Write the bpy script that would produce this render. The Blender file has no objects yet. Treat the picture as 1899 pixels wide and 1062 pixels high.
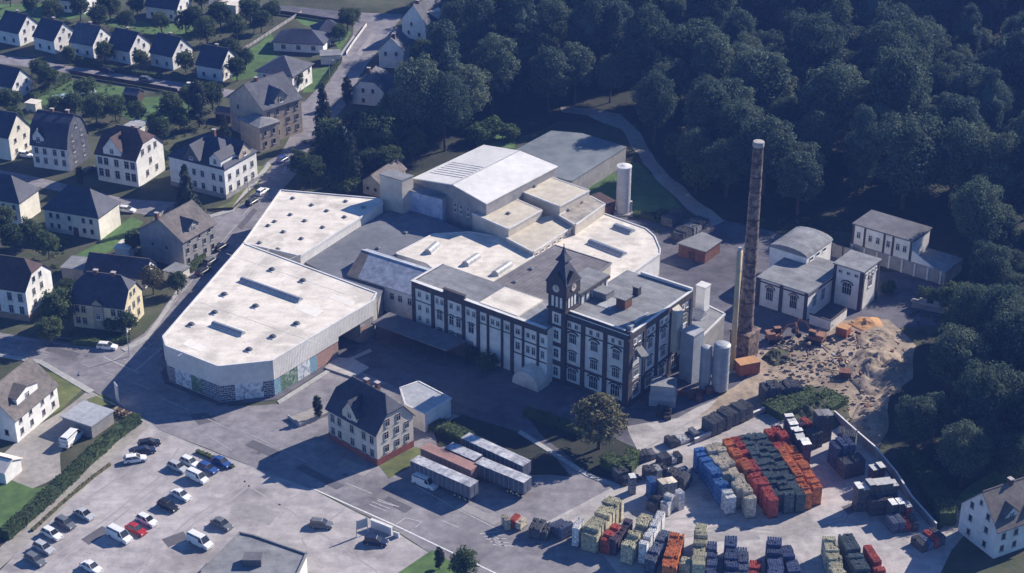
import bpy, bmesh, math, random
from mathutils import Vector, Matrix, noise
R = math.radians
rnd = random.Random(7)
S = bpy.context.scene
COL = S.collection

# ------------------------------------------------------------------ camera, sky, sun, exposure
FOC, PITCH, CAMH = 3200.0, R(27.5), 185.0          # focal length in photo pixels (1899 wide)
cam = bpy.data.cameras.new('camera'); co = bpy.data.objects.new('camera', cam); COL.objects.link(co)
cam.sensor_width = 36.0; cam.lens = 36.0 * FOC / 1899.0
cam.clip_start = 1.0; cam.clip_end = 6000.0
co.location = (0, 0, CAMH); co.rotation_euler = (R(90) - PITCH, 0, 0)
S.camera = co
SUN_EL, SUN_AZ = R(31), R(55)                       # azimuth clockwise from +Y
w = bpy.data.worlds.new('World'); S.world = w; w.use_nodes = True
nt = w.node_tree; nt.nodes.clear()
sky = nt.nodes.new('ShaderNodeTexSky'); sky.sky_type = 'NISHITA'; sky.sun_disc = False
sky.sun_elevation = SUN_EL; sky.sun_rotation = SUN_AZ
sky.altitude = 300; sky.air_density = 1.0; sky.dust_density = 0.0; sky.ozone_density = 10.0
bg = nt.nodes.new('ShaderNodeBackground'); bg.inputs['Strength'].default_value = 0.085
out = nt.nodes.new('ShaderNodeOutputWorld')
nt.links.new(sky.outputs[0], bg.inputs[0]); nt.links.new(bg.outputs[0], out.inputs[0])
sl = bpy.data.lights.new('sun', 'SUN'); so = bpy.data.objects.new('sun', sl); COL.objects.link(so)
sl.energy = 5.0; sl.angle = R(0.5); sl.color = (1.0, 0.91, 0.79)
sd = Vector((math.sin(SUN_AZ) * math.cos(SUN_EL), math.cos(SUN_AZ) * math.cos(SUN_EL), math.sin(SUN_EL)))
so.rotation_euler = (-sd).to_track_quat('-Z', 'Y').to_euler()
so.location = (200, 500, 300)
S.view_settings.view_transform = 'Standard'; S.view_settings.look = 'None'
S.view_settings.exposure = 0.74; S.view_settings.gamma = 1.0
S.render.engine = 'CYCLES'
S.cycles.max_bounces = 5; S.cycles.diffuse_bounces = 2; S.cycles.glossy_bounces = 2
S.cycles.transmission_bounces = 3; S.cycles.transparent_max_bounces = 4
S.cycles.caustics_reflective = False; S.cycles.caustics_refractive = False
S.cycles.use_adaptive_sampling = True; S.cycles.adaptive_threshold = 0.02
try:
    S.cycles.use_denoising = True; S.cycles.denoiser = 'OPENIMAGEDENOISE'
except Exception: pass

# ------------------------------------------------------------------ survey: bearing of a point in the place -> metres on level z
CP, SP = math.cos(PITCH), math.sin(PITCH)
def P(x, y, z=0.0):
    u = x - 949.5; v = y - 531.0
    t = (CAMH - z) / (FOC * SP + v * CP)
    return Vector((u * t, (FOC * CP - v * SP) * t, z))
def PP(pts, z=0.0): return [P(x, y, z) for x, y in pts]

# ------------------------------------------------------------------ materials
MATS = {}
def mat(name, c1, c2=None, scale=0.6, rough=0.85, bump=0.0, bscale=6.0, spec=0.25, rib=None, rndv=0.0, lo=0.35, hi=0.65,
        big=0.12, metallic=0.0, brick=None, isl=0.0, grime=None):
    m = bpy.data.materials.new(name); m.use_nodes = True; MATS[name] = m
    n = m.node_tree.nodes; L = m.node_tree.links
    b = n['Principled BSDF']; b.inputs['Roughness'].default_value = rough
    b.inputs['Specular IOR Level'].default_value = spec; b.inputs['Metallic'].default_value = metallic
    tc = n.new('ShaderNodeTexCoord')
    nz = n.new('ShaderNodeTexNoise'); nz.inputs['Scale'].default_value = scale; nz.inputs['Detail'].default_value = 7
    nz.inputs['Roughness'].default_value = 0.65
    L.new(tc.outputs['Object'], nz.inputs['Vector'])
    rp = n.new('ShaderNodeMapRange'); rp.inputs[1].default_value = lo; rp.inputs[2].default_value = hi
    L.new(nz.outputs['Fac'], rp.inputs[0])
    c2 = c2 or tuple(x * 0.72 for x in c1)
    mx = n.new('ShaderNodeMix'); mx.data_type = 'RGBA'
    mx.inputs[6].default_value = (*c1, 1); mx.inputs[7].default_value = (*c2, 1)
    L.new(rp.outputs[0], mx.inputs[0])
    col = mx.outputs[2]
    if big:
        n2 = n.new('ShaderNodeTexNoise'); n2.inputs['Scale'].default_value = scale * 0.17; n2.inputs['Detail'].default_value = 4
        L.new(tc.outputs['Object'], n2.inputs['Vector'])
        r2 = n.new('ShaderNodeMapRange'); r2.inputs[1].default_value = 0.3; r2.inputs[2].default_value = 0.7
        r2.inputs[3].default_value = 1 - big; r2.inputs[4].default_value = 1 + big
        L.new(n2.outputs['Fac'], r2.inputs[0])
        col = scale_col(n, L, col, r2.outputs[0])
    if rndv:
        oi = n.new('ShaderNodeObjectInfo')
        r3 = n.new('ShaderNodeMapRange'); r3.inputs[3].default_value = 1 - rndv; r3.inputs[4].default_value = 1 + rndv
        L.new(oi.outputs['Random'], r3.inputs[0])
        col = scale_col(n, L, col, r3.outputs[0])
    if isl:
        gm = n.new('ShaderNodeNewGeometry'); r5 = n.new('ShaderNodeMapRange'); r5.inputs[3].default_value = 1 - isl; r5.inputs[4].default_value = 1 + isl
        L.new(gm.outputs['Random Per Island'], r5.inputs[0]); col = scale_col(n, L, col, r5.outputs[0])
    if grime:                                         # worn tracks (stretched) and spots: (angle, dark amount, spot amount)
        mp = n.new('ShaderNodeMapping'); mp.inputs['Rotation'].default_value = (0, 0, grime[0]); mp.inputs['Scale'].default_value = (.10, .55, 1)
        L.new(tc.outputs['Object'], mp.inputs[0])
        for vec, sc_, a_, lo_, hi_ in ((mp.outputs[0], 1.0, grime[1], .42, .66), (tc.outputs['Object'], 1.7, grime[2], .58, .70), (tc.outputs['Object'], .09, grime[2] * .8, .5, .62)):
            g1 = n.new('ShaderNodeTexNoise'); g1.inputs['Scale'].default_value = sc_; g1.inputs['Detail'].default_value = 6; g1.inputs['Roughness'].default_value = .6
            L.new(vec, g1.inputs['Vector']); r6 = n.new('ShaderNodeMapRange'); r6.inputs[1].default_value = lo_; r6.inputs[2].default_value = hi_
            r6.inputs[3].default_value = 1.0 + a_ * .25; r6.inputs[4].default_value = 1.0 - a_; L.new(g1.outputs['Fac'], r6.inputs[0]); col = scale_col(n, L, col, r6.outputs[0])
    height = None
    if brick:
        bt = n.new('ShaderNodeTexBrick'); bt.inputs['Scale'].default_value = brick[0]
        bt.inputs['Color1'].default_value = (1, 1, 1, 1); bt.inputs['Color2'].default_value = (.7, .7, .7, 1)
        bt.inputs['Mortar'].default_value = (*brick[1], 1); bt.inputs['Mortar Size'].default_value = brick[2]
        mp = n.new('ShaderNodeMapping'); mp.inputs['Rotation'].default_value = brick[3]
        L.new(tc.outputs['Object'], mp.inputs[0]); L.new(mp.outputs[0], bt.inputs['Vector'])
        mm = n.new('ShaderNodeMix'); mm.data_type = 'RGBA'; mm.blend_type = 'MULTIPLY'; mm.inputs[0].default_value = 1
        L.new(col, mm.inputs[6]); L.new(bt.outputs['Color'], mm.inputs[7]); col = mm.outputs[2]
    if rib:                                           # (scale, rotation about z or None, darkening)
        wv = n.new('ShaderNodeTexWave'); wv.wave_type = 'BANDS'; wv.bands_direction = 'X'; wv.inputs['Scale'].default_value = rib[0]
        wv.inputs['Distortion'].default_value = rib[3] if len(rib) > 3 else 0.25
        wv.inputs['Detail'].default_value = 2; wv.inputs['Detail Scale'].default_value = 1.5
        mp = n.new('ShaderNodeMapping'); mp.inputs['Rotation'].default_value = (0, rib[4] if len(rib) > 4 else 0, rib[1])
        L.new(tc.outputs['Object'], mp.inputs[0]); L.new(mp.outputs[0], wv.inputs['Vector'])
        r4 = n.new('ShaderNodeMapRange'); r4.inputs[3].default_value = 1 - rib[2]; r4.inputs[4].default_value = 1.0
        L.new(wv.outputs['Fac'], r4.inputs[0]); col = scale_col(n, L, col, r4.outputs[0]); height = wv.outputs['Fac']
    L.new(col, b.inputs['Base Color'])
    if bump or rib:
        bp = n.new('ShaderNodeBump'); bp.inputs['Strength'].default_value = 0.6; bp.inputs['Distance'].default_value = bump or 0.04
        if height is None:
            n3 = n.new('ShaderNodeTexNoise'); n3.inputs['Scale'].default_value = bscale; n3.inputs['Detail'].default_value = 5
            L.new(tc.outputs['Object'], n3.inputs['Vector']); height = n3.outputs['Fac']
        L.new(height, bp.inputs['Height']); L.new(bp.outputs[0], b.inputs['Normal'])
    return m
def scale_col(n, L, col, fac):
    vm = n.new('ShaderNodeVectorMath'); vm.operation = 'SCALE'
    L.new(col, vm.inputs[0]); L.new(fac, vm.inputs['Scale'])
    return vm.outputs[0]
def leafmat(name, ca, cb, transl=0.25):
    m = bpy.data.materials.new(name); m.use_nodes = True; MATS[name] = m
    n = m.node_tree.nodes; L = m.node_tree.links
    b = n['Principled BSDF']; b.inputs['Roughness'].default_value = 0.75; b.inputs['Specular IOR Level'].default_value = 0.25
    oi = n.new('ShaderNodeObjectInfo'); tc = n.new('ShaderNodeTexCoord')
    nz = n.new('ShaderNodeTexNoise'); nz.inputs['Scale'].default_value = 0.5; nz.inputs['Detail'].default_value = 5
    L.new(tc.outputs['Object'], nz.inputs['Vector'])
    ad = n.new('ShaderNodeMath'); ad.operation = 'MULTIPLY_ADD'; ad.inputs[1].default_value = 0.75
    r0 = n.new('ShaderNodeMapRange'); r0.inputs[1].default_value = 0.33; r0.inputs[2].default_value = 0.7; r0.inputs[3].default_value = -0.1; r0.inputs[4].default_value = 0.45
    L.new(nz.outputs['Fac'], r0.inputs[0]); L.new(oi.outputs['Random'], ad.inputs[0]); L.new(r0.outputs[0], ad.inputs[2])
    mx = n.new('ShaderNodeMix'); mx.data_type = 'RGBA'; mx.inputs[6].default_value = (*ca, 1); mx.inputs[7].default_value = (*cb, 1)
    L.new(ad.outputs[0], mx.inputs[0]); gm = n.new('ShaderNodeNewGeometry'); r5 = n.new('ShaderNodeMapRange'); r5.inputs[3].default_value = .65; r5.inputs[4].default_value = 1.35
    L.new(gm.outputs['Random Per Island'], r5.inputs[0]); lc = scale_col(n, L, mx.outputs[2], r5.outputs[0])
    L.new(lc, b.inputs['Base Color'])
    tr = n.new('ShaderNodeBsdfTranslucent'); L.new(lc, tr.inputs[0])
    ms = n.new('ShaderNodeMixShader'); ms.inputs[0].default_value = transl
    L.new(b.outputs[0], ms.inputs[1]); L.new(tr.outputs[0], ms.inputs[2])
    L.new(ms.outputs[0], n['Material Output'].inputs['Surface'])
    return m

M = MATS
mat('asphalt', (.125, .12, .14), (.08, .077, .095), 0.35, .9, .02, 9, big=.2, grime=(R(35), .10, .28))
mat('road', (.25, .235, .245), (.165, .155, .175), 0.45, .9, .02, 9, big=.15, grime=(R(33), .10, .24))
mat('parking', (.40, .37, .365), (.27, .25, .26), 0.3, .95, .05, 5, big=.15, grime=(R(-48), .10, .28))
mat('concrete', (.42, .39, .375), (.29, .27, .275), 0.45, .9, .03, 6, big=.15, grime=(R(-20), .10, .30))
mat('gravel', (.36, .33, .30), (.25, .24, .23), 0.8, .95, .03, 6, big=.2)
mat('sand', (.37, .295, .23), (.20, .16, .125), 0.5, .95, .06, 3, big=.25)
mat('path', (.34, .31, .29), (.24, .22, .2), 0.5, .95, .03, 6)
mat('soil', (.045, .062, .03), (.085, .08, .055), 0.3, .95, .12, 2, big=.35)
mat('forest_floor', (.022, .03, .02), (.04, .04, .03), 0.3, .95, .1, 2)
mat('lawn', (.10, .175, .055), (.06, .11, .042), 0.35, .95, .05, 5, big=.25)
mat('dry_lawn', (.15, .16, .06), (.085, .11, .045), 0.5, .95, .05, 5, big=.25)
mat('white_paint', (.75, .75, .75), (.5, .5, .52), 2.0, .7, big=0)
mat('worn_paint', (.55, .54, .53), (.3, .29, .31), 2.5, .8, big=0)
mat('kerb', (.42, .41, .40), (.3, .3, .3), 1.0, .9)
mat('white_roof', (.70, .645, .57), (.56, .51, .455), 0.35, .8, .008, 8, big=.08, grime=(R(37), .12, .22))
mat('white_coping', (.70, .68, .66), (.55, .55, .56), 1.2, .7)
mat('clad', (.74, .71, .67), (.62, .60, .58), 0.9, .7, rib=(1.1, 0, .06, .1), big=.1)
mat('ribbed_grey', (.205, .215, .25), (.15, .16, .19), 0.4, .75, rib=(0.75, R(14), .35, .6), big=.15)
mat('sheet_white', (.74, .72, .69), (.62, .61, .60), 0.5, .6, rib=(0.62, R(37), .07, .15), big=.08)
mat('sheet_cream', (.66, .59, .48), (.50, .45, .37), 0.45, .7, rib=(0.7, R(-53), .15, .2), big=.1)
mat('stained_cream', (.5, .45, .39), (.24, .22, .2), 0.5, .8, rib=(0.7, R(-53), .15, .2), big=.15)
mat('tarp', (.21, .235, .25), (.14, .16, .18), 0.25, .6, rib=(0.45, R(-53), .1, .5), big=.15)
mat('shed_sheet', (.42, .47, .58), (.22, .24, .3), 0.7, .6, rib=(0.9, R(37), .22, .7), big=.12)
mat('felt', (.235, .24, .25), (.165, .17, .185), 0.45, .9, .01, 8, big=.2, grime=(R(37), .2, .3))
mat('felt_dark', (.15, .15, .165), (.10, .10, .12), 0.5, .9, .01, 8, big=.25)
mat('felt_brown', (.21, .195, .20), (.14, .13, .14), 0.5, .9, .01, 8, rib=(.3, R(37), .15, 2.0), big=.2)
mat('plaster', (.76, .74, .71), (.56, .54, .53), 0.5, .9, .01, 10, big=.15)
mat('plaster_white', (.80, .79, .76), (.62, .61, .60), 0.6, .9, .01, 10, big=.12)
mat('plaster_pale', (.68, .61, .53), (.52, .46, .40), 0.6, .9, .01, 10, big=.15)
mat('plaster_cream', (.78, .745, .65), (.62, .59, .52), 0.6, .9, .01, 10, big=.12)
mat('plaster_yellow', (.70, .62, .42), (.54, .47, .33), 0.6, .9, .01, 10, big=.12)
mat('plaster_beige', (.46, .40, .33), (.33, .28, .24), 0.5, .9, .02, 6, big=.2)
mat('plaster_grey', (.33, .32, .32), (.23, .225, .23), 0.5, .9, .02, 6, big=.2)
mat('block_wall', (.60, .545, .47), (.46, .415, .36), 0.4, .9, .01, 8, big=.15)
mat('sign_wall', (.48, .54, .66), (.25, .30, .46), 0.45, .8, .01, 8, big=.15)
mat('brick_dark', (.085, .072, .076), (.048, .044, .052), 1.2, .9, .02, 6, big=.2)
mat('brick_chimney', (.34, .24, .19), (.07, .058, .06), 0.8, .9, .05, 4, big=.3, lo=.35, hi=.6)
mat('brick_red', (.21, .10, .075), (.12, .06, .05), 1.0, .9, .02, 6)
mat('plinth_red', (.30, .10, .085), (.21, .075, .065), 1.0, .9)
mat('brown_stone', (.34, .24, .17), (.22, .16, .12), 0.8, .9, .02, 5)
mat('slate', (.058, .066, .098), (.036, .042, .066), 0.8, .65, .03, 5, big=.25)
mat('slate_grey', (.125, .13, .155), (.075, .08, .105), 0.8, .75, .03, 5, big=.25)
mat('roof_red', (.105, .065, .062), (.06, .042, .045), 0.8, .8, .03, 5, big=.25)
mat('roof_brown', (.19, .165, .155), (.11, .10, .10), 0.9, .85, .03, 5, big=.2)
mat('window_frame', (.42, .41, .40), (.33, .33, .33), 1.0, .7, big=.05)
mat('trim', (.72, .71, .69), (.6, .6, .6), 1.0, .7, big=.05)
mat('timber', (.10, .07, .055), (.06, .045, .04), 1.5, .9)
mat('glass', (.022, .027, .036), (.05, .055, .065), 0.9, .1, spec=.5, big=0, rndv=.6)
mat('skylight', (.30, .32, .36), (.2, .22, .26), 1.5, .25, spec=.5, big=0)
mat('skylight_dark', (.10, .105, .12), (.07, .075, .09), 1.5, .25, spec=.5, big=0)
mat('metal', (.42, .43, .45), (.30, .31, .33), 1.0, .45, spec=.5, big=.1)
mat('tank', (.38, .41, .46), (.26, .29, .35), 0.4, .5, spec=.4, big=.2)
mat('dark_metal', (.05, .05, .055), (.03, .03, .035), 2.0, .5, big=0)
mat('flue', (.60, .45, .26), (.46, .34, .2), 0.5, .6, big=.1)
mat('silo', (.52, .52, .53), (.38, .38, .40), 0.4, .6, big=.15)
mat('rubber', (.025, .025, .027), None, 1, .8, big=0)
mat('carbon_dark', (.02, .022, .028), (.028, .03, .036), 1, .25, spec=.5, big=0)
for nm, c in dict(white=(.78, .78, .78), silver=(.45, .46, .48), black=(.022, .024, .03), blue=(.035, .08, .26), red=(.42, .03, .03),
                  grey=(.15, .16, .175), navy=(.02, .03, .07)).items():
    mat('car_' + nm, c, tuple(x * .9 for x in c), 1, .28, spec=.5, big=0)
mat('head_lamp', (.8, .8, .8), None, 1, .2, spec=.5, big=0)
mat('tail_lamp', (.35, .02, .02), None, 1, .3, big=0)
mat('digger', (.34, .17, .11), (.2, .11, .08), 1.0, .6)
mat('container_red', (.42, .14, .08), (.28, .09, .06), .8, .6)
mat('orange_tip', (.52, .28, .13), (.4, .22, .11), .8, .8)
mat('bark', (.10, .08, .065), (.06, .05, .04), 2, .95, .03, 8)
mat('pool', (.35, .55, .58), (.28, .48, .53), 1, .15, spec=.5, big=0)
mat('trailer_white', (.50, .50, .52), (.20, .205, .25), .9, .6, big=.2, grime=(0, .3, .4))
mat('trailer_side', (.12, .13, .17), (.07, .08, .11), .6, .7, big=.15)
mat('trailer_red', (.36, .2, .17), (.24, .15, .14), .7, .7, big=.15)
leafmat('leaf_forest', (.056, .092, .070), (.115, .160, .105), .35)
leafmat('leaf_pale', (.085, .130, .095), (.160, .200, .125), .35)
leafmat('leaf_deep', (.040, .075, .068), (.075, .120, .095), .3)
leafmat('leaf_garden', (.045, .075, .035), (.11, .15, .06), .35)
leafmat('leaf_conifer', (.022, .034, .028), (.045, .06, .042), .1)
leafmat('leaf_bright', (.08, .13, .035), (.12, .17, .05))
leafmat('leaf_dry', (.12, .125, .07), (.16, .15, .08))
CR = dict(blue=(.06, .19, .46), cream=(.60, .53, .42), orange=(.66, .20, .06), red=(.50, .085, .06), teal=(.075, .115, .135),
          greycrate=(.25, .25, .27), yellow=(.56, .52, .36), white=(.72, .71, .70), purple=(.09, .06, .09), bluegrey=(.13, .16, .25), dark=(.10, .105, .12), navyb=(.07, .10, .22))
for k, c in CR.items():
    mat('crate_' + k, c, tuple(x * .6 + .05 for x in c), 1.6, .7, rndv=.2, big=.12, isl=.32)

# ------------------------------------------------------------------ mesh building
class MB:
    def __init__(s): s.v = []; s.f = []; s.m = []
    def add(s, vs, fs, mi=0):
        o = len(s.v); s.v += [tuple(p) for p in vs]; s.f += [tuple(i + o for i in q) for q in fs]; s.m += [mi] * len(fs); return s
    def box(s, x0, x1, y0, y1, z0, z1, mi=0, T=None):
        vs = [Vector(p) for p in ((x0, y0, z0), (x1, y0, z0), (x1, y1, z0), (x0, y1, z0), (x0, y0, z1), (x1, y0, z1), (x1, y1, z1), (x0, y1, z1))]
        if T: vs = [T @ p for p in vs]
        return s.add(vs, [(0, 3, 2, 1), (4, 5, 6, 7), (0, 1, 5, 4), (1, 2, 6, 5), (2, 3, 7, 6), (3, 0, 4, 7)], mi)
    def prism(s, poly, z0, z1, mi=0, top=True, bot=True):
        n = len(poly)
        a = sum(poly[i][0] * poly[(i + 1) % n][1] - poly[(i + 1) % n][0] * poly[i][1] for i in range(n))
        if a < 0: poly = list(reversed(poly))
        vs = [(p[0], p[1], z0) for p in poly] + [(p[0], p[1], z1) for p in poly]
        fs = [(i, (i + 1) % n, n + (i + 1) % n, n + i) for i in range(n)]
        if top: fs.append(tuple(range(n, 2 * n)))
        if bot: fs.append(tuple(reversed(range(n))))
        return s.add(vs, fs, mi)
    def slab(s, pts, th, mi=0):                       # any planar/near planar polygon, thickened downwards
        n = len(pts); vs = [Vector(p) for p in pts] + [Vector(p) - Vector((0, 0, th)) for p in pts]
        a = sum(pts[i][0] * pts[(i + 1) % n][1] - pts[(i + 1) % n][0] * pts[i][1] for i in range(n))
        top = tuple(range(n)); bot = tuple(reversed(range(n, 2 * n)))
        fs = [top, bot] + [(i, n + i, n + (i + 1) % n, (i + 1) % n) for i in range(n)]
        if a < 0: fs = [tuple(reversed(q)) for q in fs]
        return s.add(vs, fs, mi)
    def tube(s, rings, seg=16, mi=0, cap=True, T=None):   # rings: (x,y,z,r)
        vs = []; fs = []
        for (x, y, z, r) in rings:
            for k in range(seg):
                a = 2 * math.pi * k / seg; p = Vector((x + r * math.cos(a), y + r * math.sin(a), z)); vs.append(T @ p if T else p)
        for j in range(len(rings) - 1):
            for k in range(seg):
                a, b = j * seg + k, j * seg + (k + 1) % seg
                fs.append((a, b, b + seg, a + seg))
        if cap: fs.append(tuple(range((len(rings) - 1) * seg, len(rings) * seg))); fs.append(tuple(reversed(range(seg))))
        return s.add(vs, fs, mi)
    def bar(s, a, b, r, mi=0, seg=6):
        a, b = Vector(a), Vector(b); d = b - a
        T = Matrix.Translation(a) @ d.to_track_quat('Z', 'Y').to_matrix().to_4x4()
        return s.tube([(0, 0, 0, r), (0, 0, d.length, r)], seg, mi, True, T)
    def mesh(s, name, mats):
        me = bpy.data.meshes.new(name); me.from_pydata(s.v, [], s.f)
        for m in (mats if isinstance(mats, (list, tuple)) else [mats]): me.materials.append(MATS[m])
        if any(s.m): me.polygons.foreach_set('material_index', s.m)
        me.update(); return me
    def build(s, name, mats, parent=None, world=False, label=None, kind=None, smooth=False):
        if world and parent is not None:
            inv = parent.matrix_basis.inverted()
            pp = parent.parent
            while pp is not None: inv = inv @ pp.matrix_basis.inverted(); pp = pp.parent
            s.v = [tuple(inv @ Vector(p)) for p in s.v]
        me = s.mesh(name, mats)
        if smooth: me.polygons.foreach_set('use_smooth', [True] * len(me.polygons))
        return link(name, me, parent, label=label, kind=kind)
def link(name, data, parent=None, loc=(0, 0, 0), rz=0.0, sc=None, label=None, kind=None):
    o = bpy.data.objects.new(name, data); COL.objects.link(o); o.parent = parent
    o.location = loc; o.rotation_euler = (0, 0, rz)
    if sc is not None: o.scale = sc if isinstance(sc, (tuple, list)) else (sc, sc, sc)
    if label: o['label'] = label
    if kind: o['kind'] = kind
    return o
def thing(name, label, cat, loc=(0, 0, 0), rz=0.0, group=None, sc=None):
    o = link(name, None, None, loc, rz, sc); o.empty_display_size = 1; o['label'] = label; o['category'] = cat
    if group: o['group'] = group
    # matrix_basis is used before the depsgraph runs, so it is exact here
    return o
def tag(o, label, cat, group=None):
    o['label'] = label; o['category'] = cat
    if group: o['group'] = group
    return o
def centroid(pts): return sum((Vector(p) for p in pts), Vector()) / len(pts)
def grow(poly, d):
    """offset a polygon outwards by d metres"""
    n = len(poly); a = sum(poly[i][0] * poly[(i + 1) % n][1] - poly[(i + 1) % n][0] * poly[i][1] for i in range(n)); sg = 1 if a > 0 else -1
    outp = []
    for i in range(n):
        p0, p1, p2 = (Vector(poly[(i + k) % n][:2]) for k in (-1, 0, 1))
        e1 = (p1 - p0).normalized(); e2 = (p2 - p1).normalized()
        n1 = Vector((e1.y, -e1.x)) * sg; n2 = Vector((e2.y, -e2.x)) * sg
        b = n1 + n2; b = b / max(b.length_squared, .3) * 2
        q = p1 + b * d; outp.append(Vector((q.x, q.y, 0)))
    return outp
# ------------------------------------------------------------------ the setting: ground, roads, pavements, lawns
def sheet(name, px, z, m, jit=0.0, step=4.0, raw=None, th=0.0):
    pts = raw or PP(px); out = []
    n = len(pts)
    for i in range(n):
        a, b = pts[i], pts[(i + 1) % n]; k = max(1, int((b - a).length / step)) if jit else 1
        for j in range(k):
            p = a.lerp(b, j / k)
            if jit:
                q = noise.noise_vector(Vector((p.x * .13, p.y * .13, hash(name) % 97 * .7 if False else len(name))))
                p = p + Vector((q.x, q.y, 0)) * jit
            out.append((p.x, p.y, z))
    mb = MB()
    if th: mb.prism([(p[0], p[1]) for p in out], z - th, z)
    else:
        a = sum(out[i][0] * out[(i + 1) % len(out)][1] - out[(i + 1) % len(out)][0] * out[i][1] for i in range(len(out)))
        if a < 0: out.reverse()
        mb.add(out, [tuple(range(len(out)))])
    return mb.build(name, m, None, kind='structure')
def ribbon(name, px, wd, z, m, jit=0.0):
    """strip of constant width along a line on the ground"""
    c = PP(px); L_, R_ = [], []
    for i, p in enumerate(c):
        d = (c[min(i + 1, len(c) - 1)] - c[max(i - 1, 0)]).normalized(); nn = Vector((-d.y, d.x, 0)) * wd / 2
        L_.append(p + nn); R_.append(p - nn)
    return sheet(name, None, z, m, jit, 3.0, raw=L_ + R_[::-1])

g = MB(); g.add([(-900, -300, -.02), (900, -300, -.02), (900, 1700, -.02), (-900, 1700, -.02)], [(0, 1, 2, 3)])
g.build('ground', 'soil', None, kind='structure')
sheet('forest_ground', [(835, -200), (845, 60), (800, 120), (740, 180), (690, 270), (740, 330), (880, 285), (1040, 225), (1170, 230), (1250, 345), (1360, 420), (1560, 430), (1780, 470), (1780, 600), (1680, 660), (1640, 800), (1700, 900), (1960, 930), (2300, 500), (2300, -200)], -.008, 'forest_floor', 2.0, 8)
# roads
ROAD = [(655, 22), (748, 26), (735, 45), (703, 88), (668, 140), (655, 175), (640, 195), (600, 240), (580, 262), (552, 318), (524, 352), (440, 466), (300, 642), (318, 706), (423, 754), (516, 748), (622, 680), (690, 650), (745, 720), (835, 765), (960, 800), (1090, 880), (1150, 900), (1180, 1000), (1250, 1100), (915, 1100), (735, 985), (580, 905), (430, 850), (300, 797), (255, 770), (165, 722), (75, 668), (0, 655), (-90, 648), (-90, 606), (0, 617), (110, 633), (225, 642), (268, 618), (290, 590), (350, 505), (385, 455), (398, 425), (390, 398), (430, 385), (465, 335), (495, 300), (520, 285), (548, 235), (562, 190), (598, 155), (625, 110), (655, 65)]
sheet('road', ROAD, .0, 'road', .5, 5)
sheet('residential_street', [(-90, 95), (0, 102), (60, 108), (125, 122), (270, 143), (360, 155), (430, 166), (500, 178), (566, 189), (560, 206), (490, 194), (420, 180), (300, 163), (180, 146), (90, 128), (0, 118), (-90, 112)], .004, 'road', .4, 5)
sheet('upper_street', [(380, -4), (480, 6), (560, 13), (660, 24), (668, 42), (610, 32), (540, 25), (470, 16), (380, 8)], .004, 'asphalt', .4)
sheet('side_street', [(-90, 300), (40, 322), (110, 338), (230, 368), (330, 375), (392, 392), (398, 420), (300, 402), (225, 392), (150, 362), (60, 345), (-90, 330)], .004, 'road', .4)
# yards
sheet('brewery_yard', [(560, 640), (700, 560), (800, 440), (1000, 330), (1200, 400), (1340, 408), (1430, 428), (1640, 505), (1760, 500), (1790, 600), (1640, 610), (1500, 640), (1400, 700), (1300, 800), (1200, 850), (1150, 905), (960, 802), (835, 767), (745, 722)], .006, 'asphalt', .3)
sheet('parking_lot', [(282, 786), (300, 799), (430, 852), (580, 908), (735, 987), (905, 1090), (905, 1130), (-60, 1130), (-60, 1110), (60, 1000), (200, 858)], .008, 'parking', .4)
sheet('crate_yard', [(1095, 925), (1150, 895), (1200, 850), (1300, 795), (1420, 768), (1545, 772), (1620, 840), (1690, 935), (1770, 1010), (1720, 1120), (1190, 1120), (1120, 1030), (1010, 970)], .012, 'concrete', .3)
sheet('brewery_lane', [(1160, 790), (1255, 775), (1330, 738), (1400, 690), (1430, 700), (1390, 735), (1310, 790), (1240, 830), (1190, 850)], .014, 'concrete', .5)
sheet('sand_yard', [(1295, 775), (1340, 730), (1390, 700), (1405, 650), (1500, 618), (1560, 592), (1650, 590), (1695, 640), (1690, 700), (1650, 730), (1650, 800), (1622, 840), (1575, 795), (1560, 745), (1500, 712), (1430, 750), (1330, 792)], .018, 'sand', 1.2, 3)
sheet('forest_path', [(1040, 196), (1100, 200), (1152, 212), (1185, 245), (1205, 280), (1245, 330), (1295, 372), (1345, 408), (1312, 424), (1265, 378), (1212, 328), (1177, 278), (1150, 238), (1090, 215), (1040, 208)], .01, 'path', .8, 3)
sheet('footpath', [(-60, 1075), (60, 955), (180, 846), (262, 772), (284, 786), (200, 858), (60, 1000), (-60, 1110)], .012, 'gravel', .3)
sheet('gravel_drive', [(-60, 870), (0, 845), (50, 800), (110, 765), (165, 724), (208, 748), (170, 768), (132, 802), (112, 842), (112, 880), (60, 905), (20, 890), (-60, 930)], .01, 'gravel', .6, 3)
sheet('house_drive', [(1700, 1030), (1742, 985), (1790, 935), (1815, 962), (1765, 1020), (1740, 1060)], .02, 'concrete', .4)
sheet('loading_ramp', [(602, 684), (622, 664), (655, 667), (684, 683), (655, 702)], .35, 'concrete', 0, th=.35)
# pavements with a real kerb step
for nm, px in (('pavement', [(452, 356), (498, 301), (503, 305), (462, 358), (432, 392), (392, 404), (388, 399), (428, 387)]),
               ('pavement', [(225, 647), (268, 624), (288, 598), (345, 512), (384, 455), (388, 460), (350, 512), (293, 603), (273, 630), (232, 652)]),
               ('pavement', [(660, 70), (629, 112), (603, 157), (597, 155), (624, 109), (655, 66)]),
               ('pavement', [(0, 662), (72, 674), (165, 730), (175, 724), (78, 668), (0, 656)]),
               ('pavement', [(518, 750), (622, 683), (690, 652), (686, 647), (620, 677), (514, 744)]),
               ('pavement', [(960, 803), (1088, 884), (1148, 906), (1152, 900), (1092, 878), (965, 797)])):
    sheet(nm, px, .11, 'kerb', 0, th=.11)
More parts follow.
